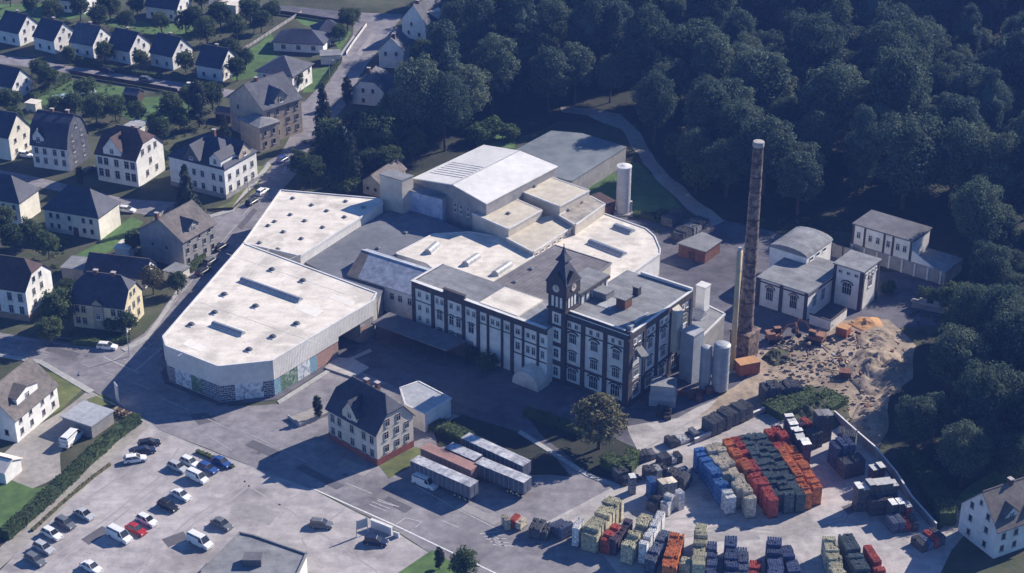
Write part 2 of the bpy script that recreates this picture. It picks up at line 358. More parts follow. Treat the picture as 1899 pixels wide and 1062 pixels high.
# lawns and planted ground
for px, m in (([(455, 308), (505, 308), (470, 356), (434, 390), (395, 388), (428, 374), (452, 335)], 'dry_lawn'),
              ([(120, 482), (180, 452), (240, 402), (266, 412), (225, 455), (172, 482)], 'lawn'),
              ([(240, 180), (330, 178), (380, 185), (345, 215), (280, 235), (225, 215)], 'lawn'),
              ([(300, 45), (350, 42), (372, 60), (340, 75), (300, 65)], 'lawn'),
              ([(420, 120), (505, 62), (520, 100), (470, 145), (430, 150)], 'lawn'),
              ([(575, 130), (612, 122), (600, 152), (580, 170), (560, 172)], 'lawn'),
              ([(540, 28), (630, 40), (652, 60), (630, 95), (610, 60), (560, 45)], 'lawn'),
              ([(0, 215), (70, 225), (45, 262), (-30, 262)], 'lawn'),
              ([(115, 145), (230, 162), (225, 200), (120, 205), (60, 190)], 'lawn'),
              ([(0, 8), (130, 5), (180, 30), (60, 42), (-30, 34)], 'lawn'),
              ([(200, 30), (270, 40), (320, 70), (260, 60), (190, 45)], 'lawn'),
              ([(78, 690), (110, 690), (160, 718), (110, 760), (72, 780), (76, 730)], 'dry_lawn'),
              ([(162, 740), (190, 730), (214, 748), (180, 765)], 'dry_lawn'),
              ([(-60, 880), (10, 888), (60, 905), (96, 900), (60, 950), (-60, 1040)], 'lawn'),
              ([(1090, 345), (1180, 300), (1215, 330), (1262, 385), (1230, 412), (1120, 395)], 'lawn'),
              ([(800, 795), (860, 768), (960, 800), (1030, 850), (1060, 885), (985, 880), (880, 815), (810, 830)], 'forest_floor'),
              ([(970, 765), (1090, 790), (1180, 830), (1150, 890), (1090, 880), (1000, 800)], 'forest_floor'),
              ([(1745, 975), (1790, 905), (1850, 875), (1880, 890), (1800, 935)], 'lawn'),
              ([(705, 862), (770, 830), (800, 838), (760, 868), (720, 885)], 'dry_lawn'),
              ([(740, 1062), (800, 1020), (900, 1075), (880, 1110), (740, 1110)], 'lawn'),
              ([(870, 245), (960, 240), (955, 275), (885, 275)], 'lawn')):
    sheet('lawn', px, .024, m, .7, 3)
# the wooded bank beside the sand yard and heaps of dug earth
def mound(name, px, peak, m, seed, amp=.6, kind='structure', label=None, cat=None):
    pts = PP(px); c = centroid(pts); n = 40; rings = 16; mb = MB(); vs = []; fs = []
    # radial profile
    poly = []
    for k in range(n):
        a = 2 * math.pi * k / n; d = Vector((math.cos(a), math.sin(a)))
        best = 1
        for i in range(len(pts)):
            p, q = pts[i] - c, pts[(i + 1) % len(pts)] - c
            e = q - p; den = d.x * e.y - d.y * e.x
            if abs(den) < 1e-6: continue
            t = (p.x * e.y - p.y * e.x) / den; u = (p.x * d.y - p.y * d.x) / den
            if t > 0 and 0 <= u <= 1: best = max(best, t)
        poly.append((d, best))
    for j in range(rings + 1):
        s = j / rings
        for d, r in poly:
            x, y = d.x * r * s, d.y * r * s
            h = peak * (1 - s) ** .8 * (1 if s < 1 else 0)
            nz = noise.noise(Vector((x * .35 + seed, y * .35, seed))) + .6 * noise.noise(Vector((x * .9, y * .9 + seed, 3))) + .35 * noise.noise(Vector((x * 2.1, y * 2.1, seed)))
            z = max(.02, h + nz * amp * (1 - s ** 3) * 1.2) if s < 1 else -.15
            vs.append((x, y, z))
    for j in range(rings):
        for k in range(n):
            a, b = j * n + k, j * n + (k + 1) % n
            fs.append((a, a + n, b + n, b))
    mb.add(vs, fs); me = mb.mesh(name, m); me.polygons.foreach_set('use_smooth', [True] * len(me.polygons))
    o = link(name, me, None, (c.x, c.y, 0))
    if cat: tag(o, label, cat)
    else: o['kind'] = kind
    return o
mound('green_bank', [(1420, 765), (1470, 735), (1520, 712), (1570, 735), (1578, 775), (1545, 800), (1480, 790)], 2.0, 'soil', 3, .9)
mound('earth_mound', [(1560, 690), (1590, 648), (1650, 640), (1690, 670), (1670, 730), (1600, 735)], 2.3, 'sand', 5, 1.0, label='large heap of dug grey brown earth beside the forest edge', cat='earth heap')
mound('earth_mound', [(1585, 620), (1620, 600), (1660, 612), (1680, 640), (1630, 655), (1590, 645)], 1.0, 'sand', 11, .5, label='low pale sand heap above the large earth heap', cat='earth heap')
mound('earth_mound', [(1410, 665), (1430, 645), (1465, 650), (1470, 672), (1435, 680)], 1.6, 'soil', 8, .5, label='small dark earth heap beside the red skip container', cat='earth heap')
mound('earth_mound', [(1570, 790), (1590, 750), (1640, 740), (1650, 790), (1625, 825)], 1.4, 'sand', 21, .8, label='rough spoil heap at the end of the sand yard', cat='earth heap')
mound('earth_mound', [(1570, 602), (1590, 588), (1630, 588), (1640, 606), (1600, 615)], 1.3, 'orange_tip', 15, .4, label='orange sand heap near the boiler house', cat='earth heap')
# painted markings
def marks(name, segs, wd=.16, m='worn_paint', z=.03):
    for a, b in segs:
        A, B = P(*a), P(*b); d = (B - A).normalized(); nn = Vector((-d.y, d.x, 0)) * wd / 2
        mb = MB(); q = [A + nn, A - nn, B - nn, B + nn]
        mb.add([(p.x, p.y, z) for p in q], [(0, 1, 2, 3)]); mb.build(name, m, None, kind='structure')
marks('road_marking', [((68, 672), (170, 730)), ((170, 728), (215, 752)), ((205, 745), (300, 800)), ((300, 800), (430, 852)), ((430, 852), (578, 905))], .14)
marks('road_marking', [((578, 905), (735, 975)), ((735, 975), (850, 1030)), ((850, 1030), (930, 1068))], .32, 'white_paint')
marks('road_marking', [((192, 662), (258, 692)), ((250, 688), (300, 645))], .3)
marks('road_marking', [((212, 667), (285, 622)), ((232, 672), (290, 632)), ((228, 666), (240, 668)), ((238, 656), (248, 662)), ((250, 648), (258, 656)), ((262, 641), (270, 648)), ((274, 633), (280, 640)), ((292, 600), (330, 552)), ((335, 545), (380, 490)), ((400, 462), (440, 415)), ((450, 400), (490, 352))], .16)
marks('road_marking', [((95, 632), (108, 625)), ((108, 625), (180, 634)), ((93, 635), (180, 648)), ((150, 675), (175, 682)), ((190, 688), (212, 696)), ((70, 655), (90, 659)), ((245, 708), (280, 722)), ((300, 738), (350, 760)), ((375, 772), (425, 795)), ((450, 800), (500, 822)), ((520, 832), (570, 858)), ((380, 805), (430, 835)), ((0, 622), (70, 632))], .14)
marks('road_marking', [((640, 895), (690, 915)), ((700, 925), (740, 940)), ((770, 900), (840, 940)), ((840, 940), (930, 985)), ((685, 935), (718, 948)), ((690, 930), (722, 943)), ((700, 928), (730, 938)), ((735, 972), (752, 960)), ((752, 960), (782, 968)), ((782, 968), (770, 978)), ((905, 992), (930, 1000)), ((908, 998), (935, 1007)), ((912, 1004), (940, 1014)), ((820, 965), (850, 978))], .2)
for i in range(5):      # worn hatching by the crate yard entrance
    marks('road_marking', [((890 + i * 6, 990 + i * 5), (925 + i * 7, 985 + i * 7))], .22)

mat('patch_dark', (.13, .125, .14), (.10, .095, .11), .8, .9, .01, 12, big=.1)
mat('patch_pale', (.33, .31, .31), (.25, .235, .24), .8, .9, .01, 12, big=.1)
for px, m in (([(470, 815), (520, 838), (505, 848), (455, 825)], 'patch_dark'), ([(560, 860), (640, 900), (625, 908), (548, 868)], 'patch_dark'), ([(350, 770), (380, 765), (400, 780), (368, 788)], 'patch_dark'), ([(640, 850), (690, 872), (672, 884), (625, 862)], 'patch_pale'),
              ([(90, 642), (150, 655), (140, 664), (82, 650)], 'patch_dark'), ([(440, 420), (470, 385), (478, 390), (448, 426)], 'patch_dark'), ([(520, 320), (545, 285), (552, 290), (528, 324)], 'patch_pale'), ([(600, 215), (625, 180), (633, 184), (608, 220)], 'patch_dark'), ([(660, 100), (690, 60), (698, 64), (668, 104)], 'patch_pale'),
              ([(720, 660), (800, 690), (780, 702), (705, 672)], 'patch_dark'), ([(850, 720), (930, 748), (900, 765), (825, 735)], 'patch_dark'), ([(860, 930), (930, 965), (915, 975), (846, 940)], 'patch_pale'), ([(720, 920), (765, 942), (752, 952), (708, 930)], 'patch_dark'),
              ([(1300, 990), (1400, 985), (1410, 1000), (1310, 1006)], 'patch_pale'), ([(1560, 940), (1600, 925), (1612, 940), (1572, 955)], 'patch_dark'), ([(440, 930), (520, 950), (500, 975), (425, 950)], 'patch_pale'), ([(150, 1000), (190, 975), (205, 985), (165, 1010)], 'patch_dark'), ([(300, 1000), (340, 985), (350, 1000), (312, 1015)], 'patch_dark')):
    sheet('repair_patch', px, .022, m, .25, 2)
for px in ((330, 780), (480, 840), (640, 880), (500, 330), (590, 220), (160, 660), (780, 740), (300, 690)):
    c = P(*px); mb = MB(); mb.tube([(c.x, c.y, .0, .45), (c.x, c.y, .032, .45)], 14); mb.build('manhole_cover', 'patch_dark', None, kind='structure')
mat('tyre_track', (.29, .27, .275), (.35, .325, .325), .7, .95, big=.1)
for pts_ in ([(330, 830), (300, 880), (220, 945), (130, 1010), (60, 1062)], [(345, 832), (312, 885), (232, 950), (140, 1018), (75, 1070)], [(470, 880), (420, 920), (350, 965), (290, 1020), (250, 1070)], [(484, 884), (432, 925), (362, 970), (302, 1026), (264, 1072)], [(560, 915), (500, 945), (460, 985)], [(640, 945), (560, 1000), (590, 1050)], [(430, 862), (460, 900), (540, 950), (640, 1020), (700, 1060)], [(300, 815), (240, 870), (150, 935)]):
    ribbon('tyre_track', pts_, .4, .016, 'tyre_track', .3)
mat('yard_track', (.34, .315, .31), (.27, .255, .255), .7, .95, big=.1)
for pts_ in ([(1200, 1010), (1260, 990), (1340, 975), (1450, 985), (1560, 960), (1590, 900)], [(1205, 1018), (1262, 998), (1342, 983), (1452, 993), (1566, 966), (1600, 905)], [(1180, 950), (1230, 965), (1280, 960)], [(1320, 760), (1250, 800), (1200, 830)]):
    ribbon('tyre_track', pts_, .45, .02, 'yard_track', .3)
# broken brick, stones and timber lying about the demolition area
r = random.Random(31); mb = MB()
rub = PP([(1410, 650), (1500, 620), (1560, 600), (1690, 625), (1690, 700), (1650, 735), (1645, 800), (1620, 830), (1580, 790), (1560, 745), (1500, 712), (1440, 730)])
def _in(p, poly):
    c = False; n = len(poly)
    for i in range(n):
        a, b = poly[i], poly[(i + 1) % n]
        if (a.y > p[1]) != (b.y > p[1]) and p[0] < (b.x - a.x) * (p[1] - a.y) / (b.y - a.y) + a.x: c = not c
    return c
dens = [P(*q) for q in ((1440, 660), (1530, 690), (1610, 690), (1640, 650), (1600, 760), (1630, 800), (1480, 660), (1570, 640))]
k = 0
while k < 620:
    c = r.choice(dens); x, y = c.x + r.gauss(0, 4.5), c.y + r.gauss(0, 6)
    if not _in((x, y), rub): k += .2; continue
    k += 1; s_ = r.choice((.1, .12, .16, .22, .3, .45)) * r.uniform(.7, 1.3); T = Matrix.Translation((x, y, s_ * .3 + r.choice((0, 0, .5, 1.0)))) @ Matrix.Rotation(r.uniform(0, 6.28), 4, 'Z') @ Matrix.Rotation(r.uniform(-.6, .6), 4, 'X')
    mb.box(-s_, s_ * r.uniform(.5, 1.2), -s_ * .7, s_ * .6, -s_ * .5, s_ * .5, r.choice((0, 0, 0, 0, 1, 2)), T)
for i in range(34):
    c = r.choice(dens); T = Matrix.Translation((c.x + r.gauss(0, 4), c.y + r.gauss(0, 5), .3)) @ Matrix.Rotation(r.uniform(0, 6.28), 4, 'Z') @ Matrix.Rotation(r.uniform(-.15, .15), 4, 'Y'); mb.box(-r.uniform(.8, 2), r.uniform(.8, 2), -.1, .1, -.06, .06, 3, T)
o = mb.build('rubble', ['sand', 'brick_red', 'plaster_grey', 'timber'], None, kind='stuff'); o['label'] = 'broken brick, stones and timber strewn over the demolition area'; o['category'] = 'rubble'
# ------------------------------------------------------------------ windows, walls, roofs
WIN = {}
def win_meshes(w, h, arch, bars, fr):
    k = (round(w, 2), round(h, 2), arch, bars, fr)
    if k in WIN: return WIN[k]
    f = .08 if fr == 'trim' else .055
    out = [(-w / 2, -h / 2), (w / 2, -h / 2), (w / 2, h / 2)]
    if arch:
        for i in range(1, 6):
            a = math.pi * i / 6; out.append((w / 2 * math.cos(a), h / 2 + arch * math.sin(a)))
    out.append((-w / 2, h / 2))
    inn = [(x * (w - 2 * f) / w, z * (h - 2 * f) / h) for x, z in out]
    n = len(out); mb = MB()
    vs = [(x, -.10, z) for x, z in out] + [(x, -.10, z) for x, z in inn] + [(x, .0, z) for x, z in out] + [(x, -.02, z) for x, z in inn]
    fs = []
    for i in range(n):
        j = (i + 1) % n
        fs += [(i, j, n + j, n + i), (2 * n + i, 2 * n + j, j, i), (n + i, n + j, 3 * n + j, 3 * n + i)]
    mb.add(vs, fs)
    if bars:
        mb.box(-.035, .035, -.085, -.03, -h / 2 + f, h / 2 + (arch or 0) * .9 - f)
        if h > 1.2: mb.box(-w / 2 + f, w / 2 - f, -.08, -.03, h * .17, h * .17 + .07)
        if w > 1.5:
            for sx in (-1, 1): mb.box(sx * w * .25 - .03, sx * w * .25 + .03, -.08, -.03, -h / 2 + f, h / 2 - f)
    mb.box(-w / 2 - .08, w / 2 + .08, -.20, 0, -h / 2 - .12, -h / 2)     # sill
    pb = MB(); pb.add([(x, -.028, z) for x, z in inn], [tuple(range(n))])
    whole = MB(); whole.add(mb.v, mb.f, 0); whole.add(pb.v, pb.f, 1)
    WIN[k] = (mb.mesh('window', fr), pb.mesh('pane', 'glass'), whole.mesh('window', [fr, 'glass']))
    return WIN[k]
def window(parent, x, y, z, face, w, h, arch=0, bars=True, split=False, fr='trim'):
    a, b, c = win_meshes(w, h, arch, bars, fr); rz = dict(F=0, R=math.pi / 2, L=-math.pi / 2, B=math.pi)[face] if isinstance(face, str) else face
    if split:
        o = link('window', a, parent, (x, y, z), rz); link('pane', b, o); return o
    return link('window', c, parent, (x, y, z), rz)
DOORM = {}
def door(parent, x, y, face, w=1.1, h=2.2, m='timber', z=0):
    k = (w, h, m)
    if k not in DOORM:
        mb = MB(); mb.box(-w / 2, w / 2, -.09, 0, 0, h); mb.box(-w / 2 - .12, -w / 2, -.14, 0, 0, h + .12); mb.box(w / 2, w / 2 + .12, -.14, 0, 0, h + .12); mb.box(-w / 2, w / 2, -.14, 0, h, h + .12)
        hb = MB(); hb.box(w * .32, w * .40, -.14, -.09, 1.0, 1.14)
        DOORM[k] = (mb.mesh('door', m), hb.mesh('handle', 'metal'))
    rz = dict(F=0, R=math.pi / 2, L=-math.pi / 2, B=math.pi)[face]
    o = link('door', DOORM[k][0], parent, (x, y, z), rz); link('handle', DOORM[k][1], o); return o
def edgebox(mb, a, b, z0, z1, tin, tout, mi=0, e0=0, e1=0):
    a, b = Vector((a[0], a[1], 0)), Vector((b[0], b[1], 0)); d = (b - a).normalized(); n = Vector((d.y, -d.x, 0))
    a = a - d * e0; b = b + d * e1
    p = [a + n * tout, b + n * tout, b - n * tin, a - n * tin]
    return mb.prism([(q.x, q.y) for q in p], z0, z1, mi)
def ccw(pts):
    a = sum(pts[i][0] * pts[(i + 1) % len(pts)][1] - pts[(i + 1) % len(pts)][0] * pts[i][1] for i in range(len(pts)))
    return pts if a > 0 else list(reversed(pts))
def pblock(name, label, px, zt, zb, wall, roof, cat='building', par=0.0, over=.12, cop='white_coping', rth=.22):
    pts = ccw(PP(px, zt)); c = centroid(pts); r = thing(name, label, cat, (c.x, c.y, zb))
    MB().prism([(p.x, p.y) for p in pts], zb, zt - rth, 0, top=False).build('wall', wall, r, world=True)
    gp = grow([(p.x, p.y) for p in pts], over)
    MB().prism([(p.x, p.y) for p in gp], zt - rth, zt).build('roof', roof, r, world=True)
    if par:
        mb = MB(); q = grow([(p.x, p.y) for p in pts], over + .01)
        for i in range(len(q)): edgebox(mb, q[i], q[(i + 1) % len(q)], zt - .25, zt + par, .28, .03)
        mb.build('parapet', cop, r, world=True)
    return r, pts
def skydome(parent, px, z, sx, sy, rz, h=.55, m='skylight', kerb=True):
    c = P(px[0], px[1], z); mb = MB(); vs = []; fs = []; n = 8
    for j in range(5):
        t = j / 4
        zz = h * math.sin(t * math.pi / 2) + .12; k = math.cos(t * math.pi / 2) * .9 + .1
        for i in range(12):
            a = 2 * math.pi * i / 12; cx, cy = math.cos(a), math.sin(a); e = max(abs(cx), abs(cy)) ** .6
            vs.append((sx / 2 * cx / e * k, sy / 2 * cy / e * k, zz))
    for j in range(4):
        for i in range(12): fs.append((j * 12 + i, j * 12 + (i + 1) % 12, j * 12 + 12 + (i + 1) % 12, j * 12 + 12 + i))
    fs.append(tuple(range(48, 60))); mb.add(vs, fs)
    o = link('skylight', mb.mesh('skylight', m), parent); o.rotation_euler = (0, 0, rz)
    inv = parent.matrix_basis.inverted(); o.location = inv @ c; o.rotation_euler[2] = rz - parent.rotation_euler[2]
    kb = MB(); kb.box(-sx / 2 - .12, sx / 2 + .12, -sy / 2 - .12, sy / 2 + .12, -.02, .14); link('kerb_frame', kb.mesh('kerb_frame', 'white_coping'), o)
    return o
def barrel(parent, pa, pb, z, wd, h=.8, m='skylight'):
    a, b = P(*pa, z), P(*pb, z); d = b - a; Ln = d.length; rz = math.atan2(d.y, d.x); mb = MB(); vs = []; fs = []; n = 8
    for x in (0, Ln):
        for i in range(n + 1):
            t = math.pi * i / n; vs.append((x, wd / 2 * math.cos(t), .15 + h * math.sin(t)))
    for i in range(n): fs.append((i, i + 1, n + 2 + i, n + 1 + i))
    fs += [tuple(range(n + 1)), tuple(reversed(range(n + 1, 2 * n + 2)))]
    mb.add(vs, fs)
    for k in range(1, int(Ln / 1.4)):
        x = k * 1.4; seg = [(x - .04 + .08 * s, (wd / 2 + .02) * math.cos(math.pi * i / n), .15 + (h + .03) * math.sin(math.pi * i / n)) for s in (0, 1) for i in range(n + 1)]
        mb.add(seg, [(i, i + 1, n + 2 + i, n + 1 + i) for i in range(n)], 1)
    inv = parent.matrix_basis.inverted()
    o = link('skylight', mb.mesh('skylight', [m, 'metal']), parent, inv @ a, rz - parent.rotation_euler[2])
    kb = MB(); kb.box(-.15, Ln + .15, -wd / 2 - .15, wd / 2 + .15, -.02, .16); link('kerb_frame', kb.mesh('kerb_frame', 'white_coping'), o)
    return o
VENTM = None
def roof_vent(parent, px, z):
    global VENTM
    if VENTM is None:
        mb = MB(); mb.box(-.45, .45, -.35, .35, 0, .28); mb.add([(-.55, -.45, .28), (.55, -.45, .28), (.55, .45, .28), (-.55, .45, .28), (-.3, 0, .5), (.3, 0, .5)], [(0, 1, 5, 4), (1, 2, 5), (2, 3, 4, 5), (3, 0, 4), (3, 2, 1, 0)])
        VENTM = mb.mesh('roof_vent', 'felt')
    return link('roof_vent', VENTM, parent, parent.matrix_basis.inverted() @ P(*px, z), R(-37) - parent.rotation_euler[2])
BRZ = R(-37); EX = Vector((math.cos(BRZ), math.sin(BRZ), 0)); EY = Vector((-EX.y, EX.x, 0))

# ------------------------------------------------------------------ front hall with the painted base
ZH = 8.6
hp = ccw(PP([(302.4, 624), (308, 641), (405, 679), (504.4, 668.5), (691, 557.5), (698, 543), (452, 451)], ZH))
while (hp[0] - P(302.4, 624, ZH)).length > .1: hp = hp[1:] + hp[:1]
A, A2, B, C_, D_, E_, F_ = hp
hall = thing('exhibition_hall', 'large white flat roofed hall with angled corner and painted base at the crossing', 'hall', (A2.x, A2.y, 0))
MB().prism([(p.x, p.y) for p in hp], ZH - .25, ZH).build('roof', 'white_roof', hall, world=True)
fl_ = MB(); fl_.prism([(p.x, p.y) for p in grow([(p.x, p.y) for p in hp], 1.2)], -.05, .05); fl_.build('floor_slab', 'asphalt', hall, world=True)
O1, O2 = C_.lerp(D_, .63), C_.lerp(D_, .86)
mb = MB()
for a, b in ((A, A2), (A2, B), (B, C_), (C_, O1), (E_, F_), (F_, A), (D_, E_)): edgebox(mb, a, b, 0, ZH - .26, .35, -.02)
edgebox(mb, O2, D_, 0, 5.0, .35, -.02)
ob = O1 - (D_ - C_).normalized().cross(Vector((0, 0, 1))) * 9; oc = O2 - (D_ - C_).normalized().cross(Vector((0, 0, 1))) * 9
edgebox(mb, ob, oc, 0, ZH - .26, .3, 0); edgebox(mb, O1, ob, 0, ZH - .26, .3, 0); edgebox(mb, oc, O2, 0, ZH - .26, .3, 0)
mb.build('wall', 'plaster_grey', hall, world=True)
mb = MB()
for a, b in ((A, A2), (A2, B), (B, C_), (C_, O1)): edgebox(mb, a, b, 4.05, ZH - .02, .01, .16, e1=.06)
edgebox(mb, O1, D_, 5.0, ZH - .02, .3, .16); edgebox(mb, F_, A, 3.0, ZH - .02, .01, .12)
mb.build('cladding', 'clad', hall, world=True)
mb = MB()
for i in range(7): edgebox(mb, hp[i], hp[(i + 1) % 7], ZH - .05, ZH + .16, .22, .19)
mb.build('parapet', 'white_coping', hall, world=True)
# painted panels of the base: brick pattern, pale picture, foliage
def mural(name, base, c1, c2, c3, sc, brick=False):
    m = bpy.data.materials.new(name); m.use_nodes = True; MATS[name] = m; n = m.node_tree.nodes; L = m.node_tree.links; b = n['Principled BSDF']
    b.inputs['Roughness'].default_value = .8; tc = n.new('ShaderNodeTexCoord')
    if brick:
        t = n.new('ShaderNodeTexBrick'); t.inputs['Scale'].default_value = sc; wn = n.new('ShaderNodeTexNoise'); wn.inputs['Scale'].default_value = 1.3; wn.inputs['Detail'].default_value = 4; wm = n.new('ShaderNodeMix'); wm.data_type = 'RGBA'; wm.blend_type = 'ADD'; wm.inputs[0].default_value = .55; L.new(tc.outputs['Object'], wn.inputs['Vector']); L.new(tc.outputs['Object'], wm.inputs[6]); L.new(wn.outputs['Color'], wm.inputs[7]); t.inputs['Color1'].default_value = (*base, 1); t.inputs['Color2'].default_value = (*c1, 1)
        t.inputs['Mortar'].default_value = (*c2, 1); t.inputs['Mortar Size'].default_value = .035; t.inputs['Brick Width'].default_value = .9; t.inputs['Row Height'].default_value = .42
        L.new(wm.outputs[2], t.inputs['Vector']); L.new(t.outputs['Color'], b.inputs['Base Color'])
    else:
        t = n.new('ShaderNodeTexNoise'); t.inputs['Scale'].default_value = sc; t.inputs['Detail'].default_value = 6; t.inputs['Distortion'].default_value = 1.2
        L.new(tc.outputs['Object'], t.inputs['Vector']); r = n.new('ShaderNodeValToRGB'); r.color_ramp.interpolation = 'LINEAR'
        e = r.color_ramp.elements; e[0].position = .34; e[0].color = (*c1, 1); e[1].position = .52; e[1].color = (*base, 1)
        x = e.new(.43); x.color = (*c2, 1); y = e.new(.68); y.color = (*c3, 1)
        L.new(t.outputs['Fac'], r.inputs[0]); L.new(r.outputs[0], b.inputs['Base Color'])
mural('mural_brick', (.07, .085, .13), (.12, .135, .18), (.55, .56, .58), (0, 0, 0), .8, True)
mural('mural_red', (.34, .15, .11), (.25, .12, .10), (.55, .5, .45), (0, 0, 0), 1.0, True)
mural('mural_blue', (.10, .22, .34), (.12, .28, .38), (.5, .6, .62), (0, 0, 0), 1.0, True)
mural('mural_pale', (.66, .69, .72), (.10, .12, .17), (.45, .5, .56), (.74, .75, .76), .55)
mural('mural_leaf', (.14, .22, .15), (.05, .08, .07), (.09, .15, .11), (.42, .50, .44), .8)
def mural_panel(a, b, t0, t1, m, z0=.25, z1=4.0):
    p, q = a.lerp(b, t0), a.lerp(b, t1); d = q - p; rz = math.atan2(d.y, d.x); w_ = d.length
    mb = MB(); mb.add([(0, -.03, z0), (w_, -.03, z0), (w_, -.03, z1), (0, -.03, z1), (0, .05, z0), (w_, .05, z0), (w_, .05, z1), (0, .05, z1)], [(0, 1, 2, 3), (4, 0, 3, 7), (1, 5, 6, 2), (3, 2, 6, 7), (4, 5, 1, 0)])
    for i, v in enumerate(mb.v): mb.v[i] = (v[0], v[2], -v[1])           # panel face in its own x/y so the print lies flat
    me = mb.mesh('mural_panel', m); o = link('mural_panel', me, hall, hall.matrix_basis.inverted() @ Vector((p.x, p.y, 0)))
    o.rotation_euler = (R(90), 0, rz)
for a, b, lst in ((A2, B, ((.02, .13, 'mural_brick'), (.13, .44, 'mural_pale'), (.44, .66, 'mural_leaf'), (.66, .995, 'mural_brick'))),
                  (B, C_, ((.005, .27, 'mural_brick'), (.27, .80, 'mural_pale'), (.80, .995, 'mural_brick'))),
                  (C_, O1, ((.005, .10, 'mural_blue'), (.10, .36, 'mural_leaf'), (.36, .55, 'mural_pale'), (.55, .66, 'mural_blue'), (.66, .99, 'mural_red'))),
                  (O2, D_, ((.05, .45, 'mural_red'),))):
    for t0, t1, m in lst: mural_panel(a, b, t0, t1, m)
def zpx(x, y): return (290 + x / 3.219, 440 + y / 3.219)
for x, y in ((690, 187), (875, 253), (405, 335), (592, 405), (348, 443), (208, 515), (837, 510), (695, 588), (553, 665)):
    skydome(hall, zpx(x, y + 8), ZH, 1.5, 1.5, BRZ, .55, 'skylight_dark')
barrel(hall, zpx(510, 256), zpx(862, 382), ZH, 1.5, .75); barrel(hall, zpx(340, 520), zpx(520, 584), ZH, 1.5, .75)
# seams of the roofing membrane
mb = MB()
for a, b in (((330, 660), (560, 500)), ((420, 470), (640, 545)), ((370, 560), (600, 640)), ((470, 655), (640, 545)), ((395, 545), (560, 470)), ((500, 460), (420, 560))):
    p, q = P(*a, ZH), P(*b, ZH); edgebox(mb, p, q, ZH + .004, ZH + .03, .05, .05)
mb.build('membrane_seam', 'clad', hall, world=True)

mat('membrane_new', (.78, .74, .68), (.70, .66, .60), .5, .8, big=.06)
for q in ([(420, 600), (455, 612), (440, 625), (405, 613)], [(560, 560), (600, 575), (585, 588), (545, 572)], [(480, 520), (520, 535), (512, 542), (472, 527)], [(620, 545), (660, 560), (650, 568), (610, 552)], [(350, 630), (385, 643), (372, 652), (338, 638)]):
    sheet_ = MB(); sheet_.prism([(p.x, p.y) for p in PP(q, ZH)], ZH + .002, ZH + .018); sheet_.build('membrane_patch', 'membrane_new', hall, world=True)
# ------------------------------------------------------------------ rear hall and the ribbed hall between
rh, pts = pblock('storage_hall', 'white flat roofed rear hall along the road with rows of small vents', [(521, 353), (707, 369), (710, 377), (557, 475), (452, 451)], 8.2, 0, 'clad', 'white_roof', par=.25)
def q2(x, y): return (440 + x / 3.933, 200 + y / 3.933)
for x, y in ((407, 660), (545, 710), (655, 752), (793, 683), (920, 728), (785, 797), (495, 825), (625, 872), (228, 860), (338, 905), (470, 955), (165, 985), (298, 1032), (390, 780), (275, 830)):
    roof_vent(rh, q2(x, y), 8.2)
ribh, pts = pblock('ribbed_hall', 'low hall with grey ribbed roof between the white halls', [(559, 482), (726, 388), (775, 393), (872, 430), (800, 437), (735, 472), (700, 560), (660, 535)], 6.0, 0, 'plaster_grey', 'ribbed_grey')
roof_vent(ribh, (752, 432), 6.0); roof_vent(ribh, (701, 461), 6.0)
# ------------------------------------------------------------------ machine hall with low white gable roof
zr, ze = 14.8, 12.8
m1, m2, m3 = P(765, 330, ze), P(839, 342, zr), P(902, 377.5, ze); k1, k2, k3 = P(897, 268, ze), P(964, 279, zr), P(1035, 308, ze)
mh = thing('machine_hall', 'tall industrial hall with wide low pitched white sheet roof', 'hall', (m1.x, m1.y, 0))
MB().slab([m1, m2, k2, k1], .25).slab([m2, m3, k3, k2], .25).build('roof', 'sheet_white', mh, world=True)
mb = MB()
for pts_ in ((m1, m2, m3), (k3, k2, k1)):
    a, b, c = pts_; mb.add([(a.x, a.y, 0), (c.x, c.y, 0), (c.x, c.y, c.z - .26), (b.x, b.y, b.z - .26), (a.x, a.y, a.z - .26)], [(0, 1, 2, 3, 4)])
for a, b in ((m3, k3), (k1, m1)): mb.add([(a.x, a.y, 0), (b.x, b.y, 0), (b.x, b.y, b.z - .26), (a.x, a.y, a.z - .26)], [(0, 1, 2, 3)])
ins = centroid([m1, m3, k1, k3]); mb.v = [(v[0] + (ins.x - v[0]) * .012, v[1] + (ins.y - v[1]) * .012, v[2]) for v in mb.v]
mb.build('wall', 'plaster_grey', mh, world=True)
mb = MB()
rd = (k2 - m2).normalized()
mb.bar(m2 + Vector((0, 0, .02)), k2 + Vector((0, 0, .02)), .16, 0, 6)
mb.build('ridge_cap', 'metal', mh, world=True)
for t0 in (.18, .23, .28, .33, .38, .43, .48):      # raised sheet laps on the left slope
    a, b = m1.lerp(k1, t0).lerp(m2.lerp(k2, t0), .12), m1.lerp(k1, t0).lerp(m2.lerp(k2, t0), .95); mb = MB(); mb.bar(a + Vector((0, 0, .03)), b + Vector((0, 0, .03)), .07, 0, 4); mb.build('sheet_lap', 'felt', mh, world=True)
gd = (m3 - m1).normalized(); grz = math.atan2(gd.y, gd.x); wl = (m3.xy - m1.xy).length
for t in (.58, .66, .76, .86):
    for zz in (9.6, 8.2):
        p = m1.lerp(m3, t); p.z = zz; o = window(mh, 0, 0, 0, 'F', .9, 1.0); o.location = mh.matrix_basis.inverted() @ p; o.rotation_euler[2] = grz
o.location.y += 0
tb, _ = pblock('stair_block', 'tall plain grey block beside the machine hall gable', [(704, 322), (723, 313.5), (766, 325), (745, 334)], 15.0, 0, 'block_wall', 'felt')
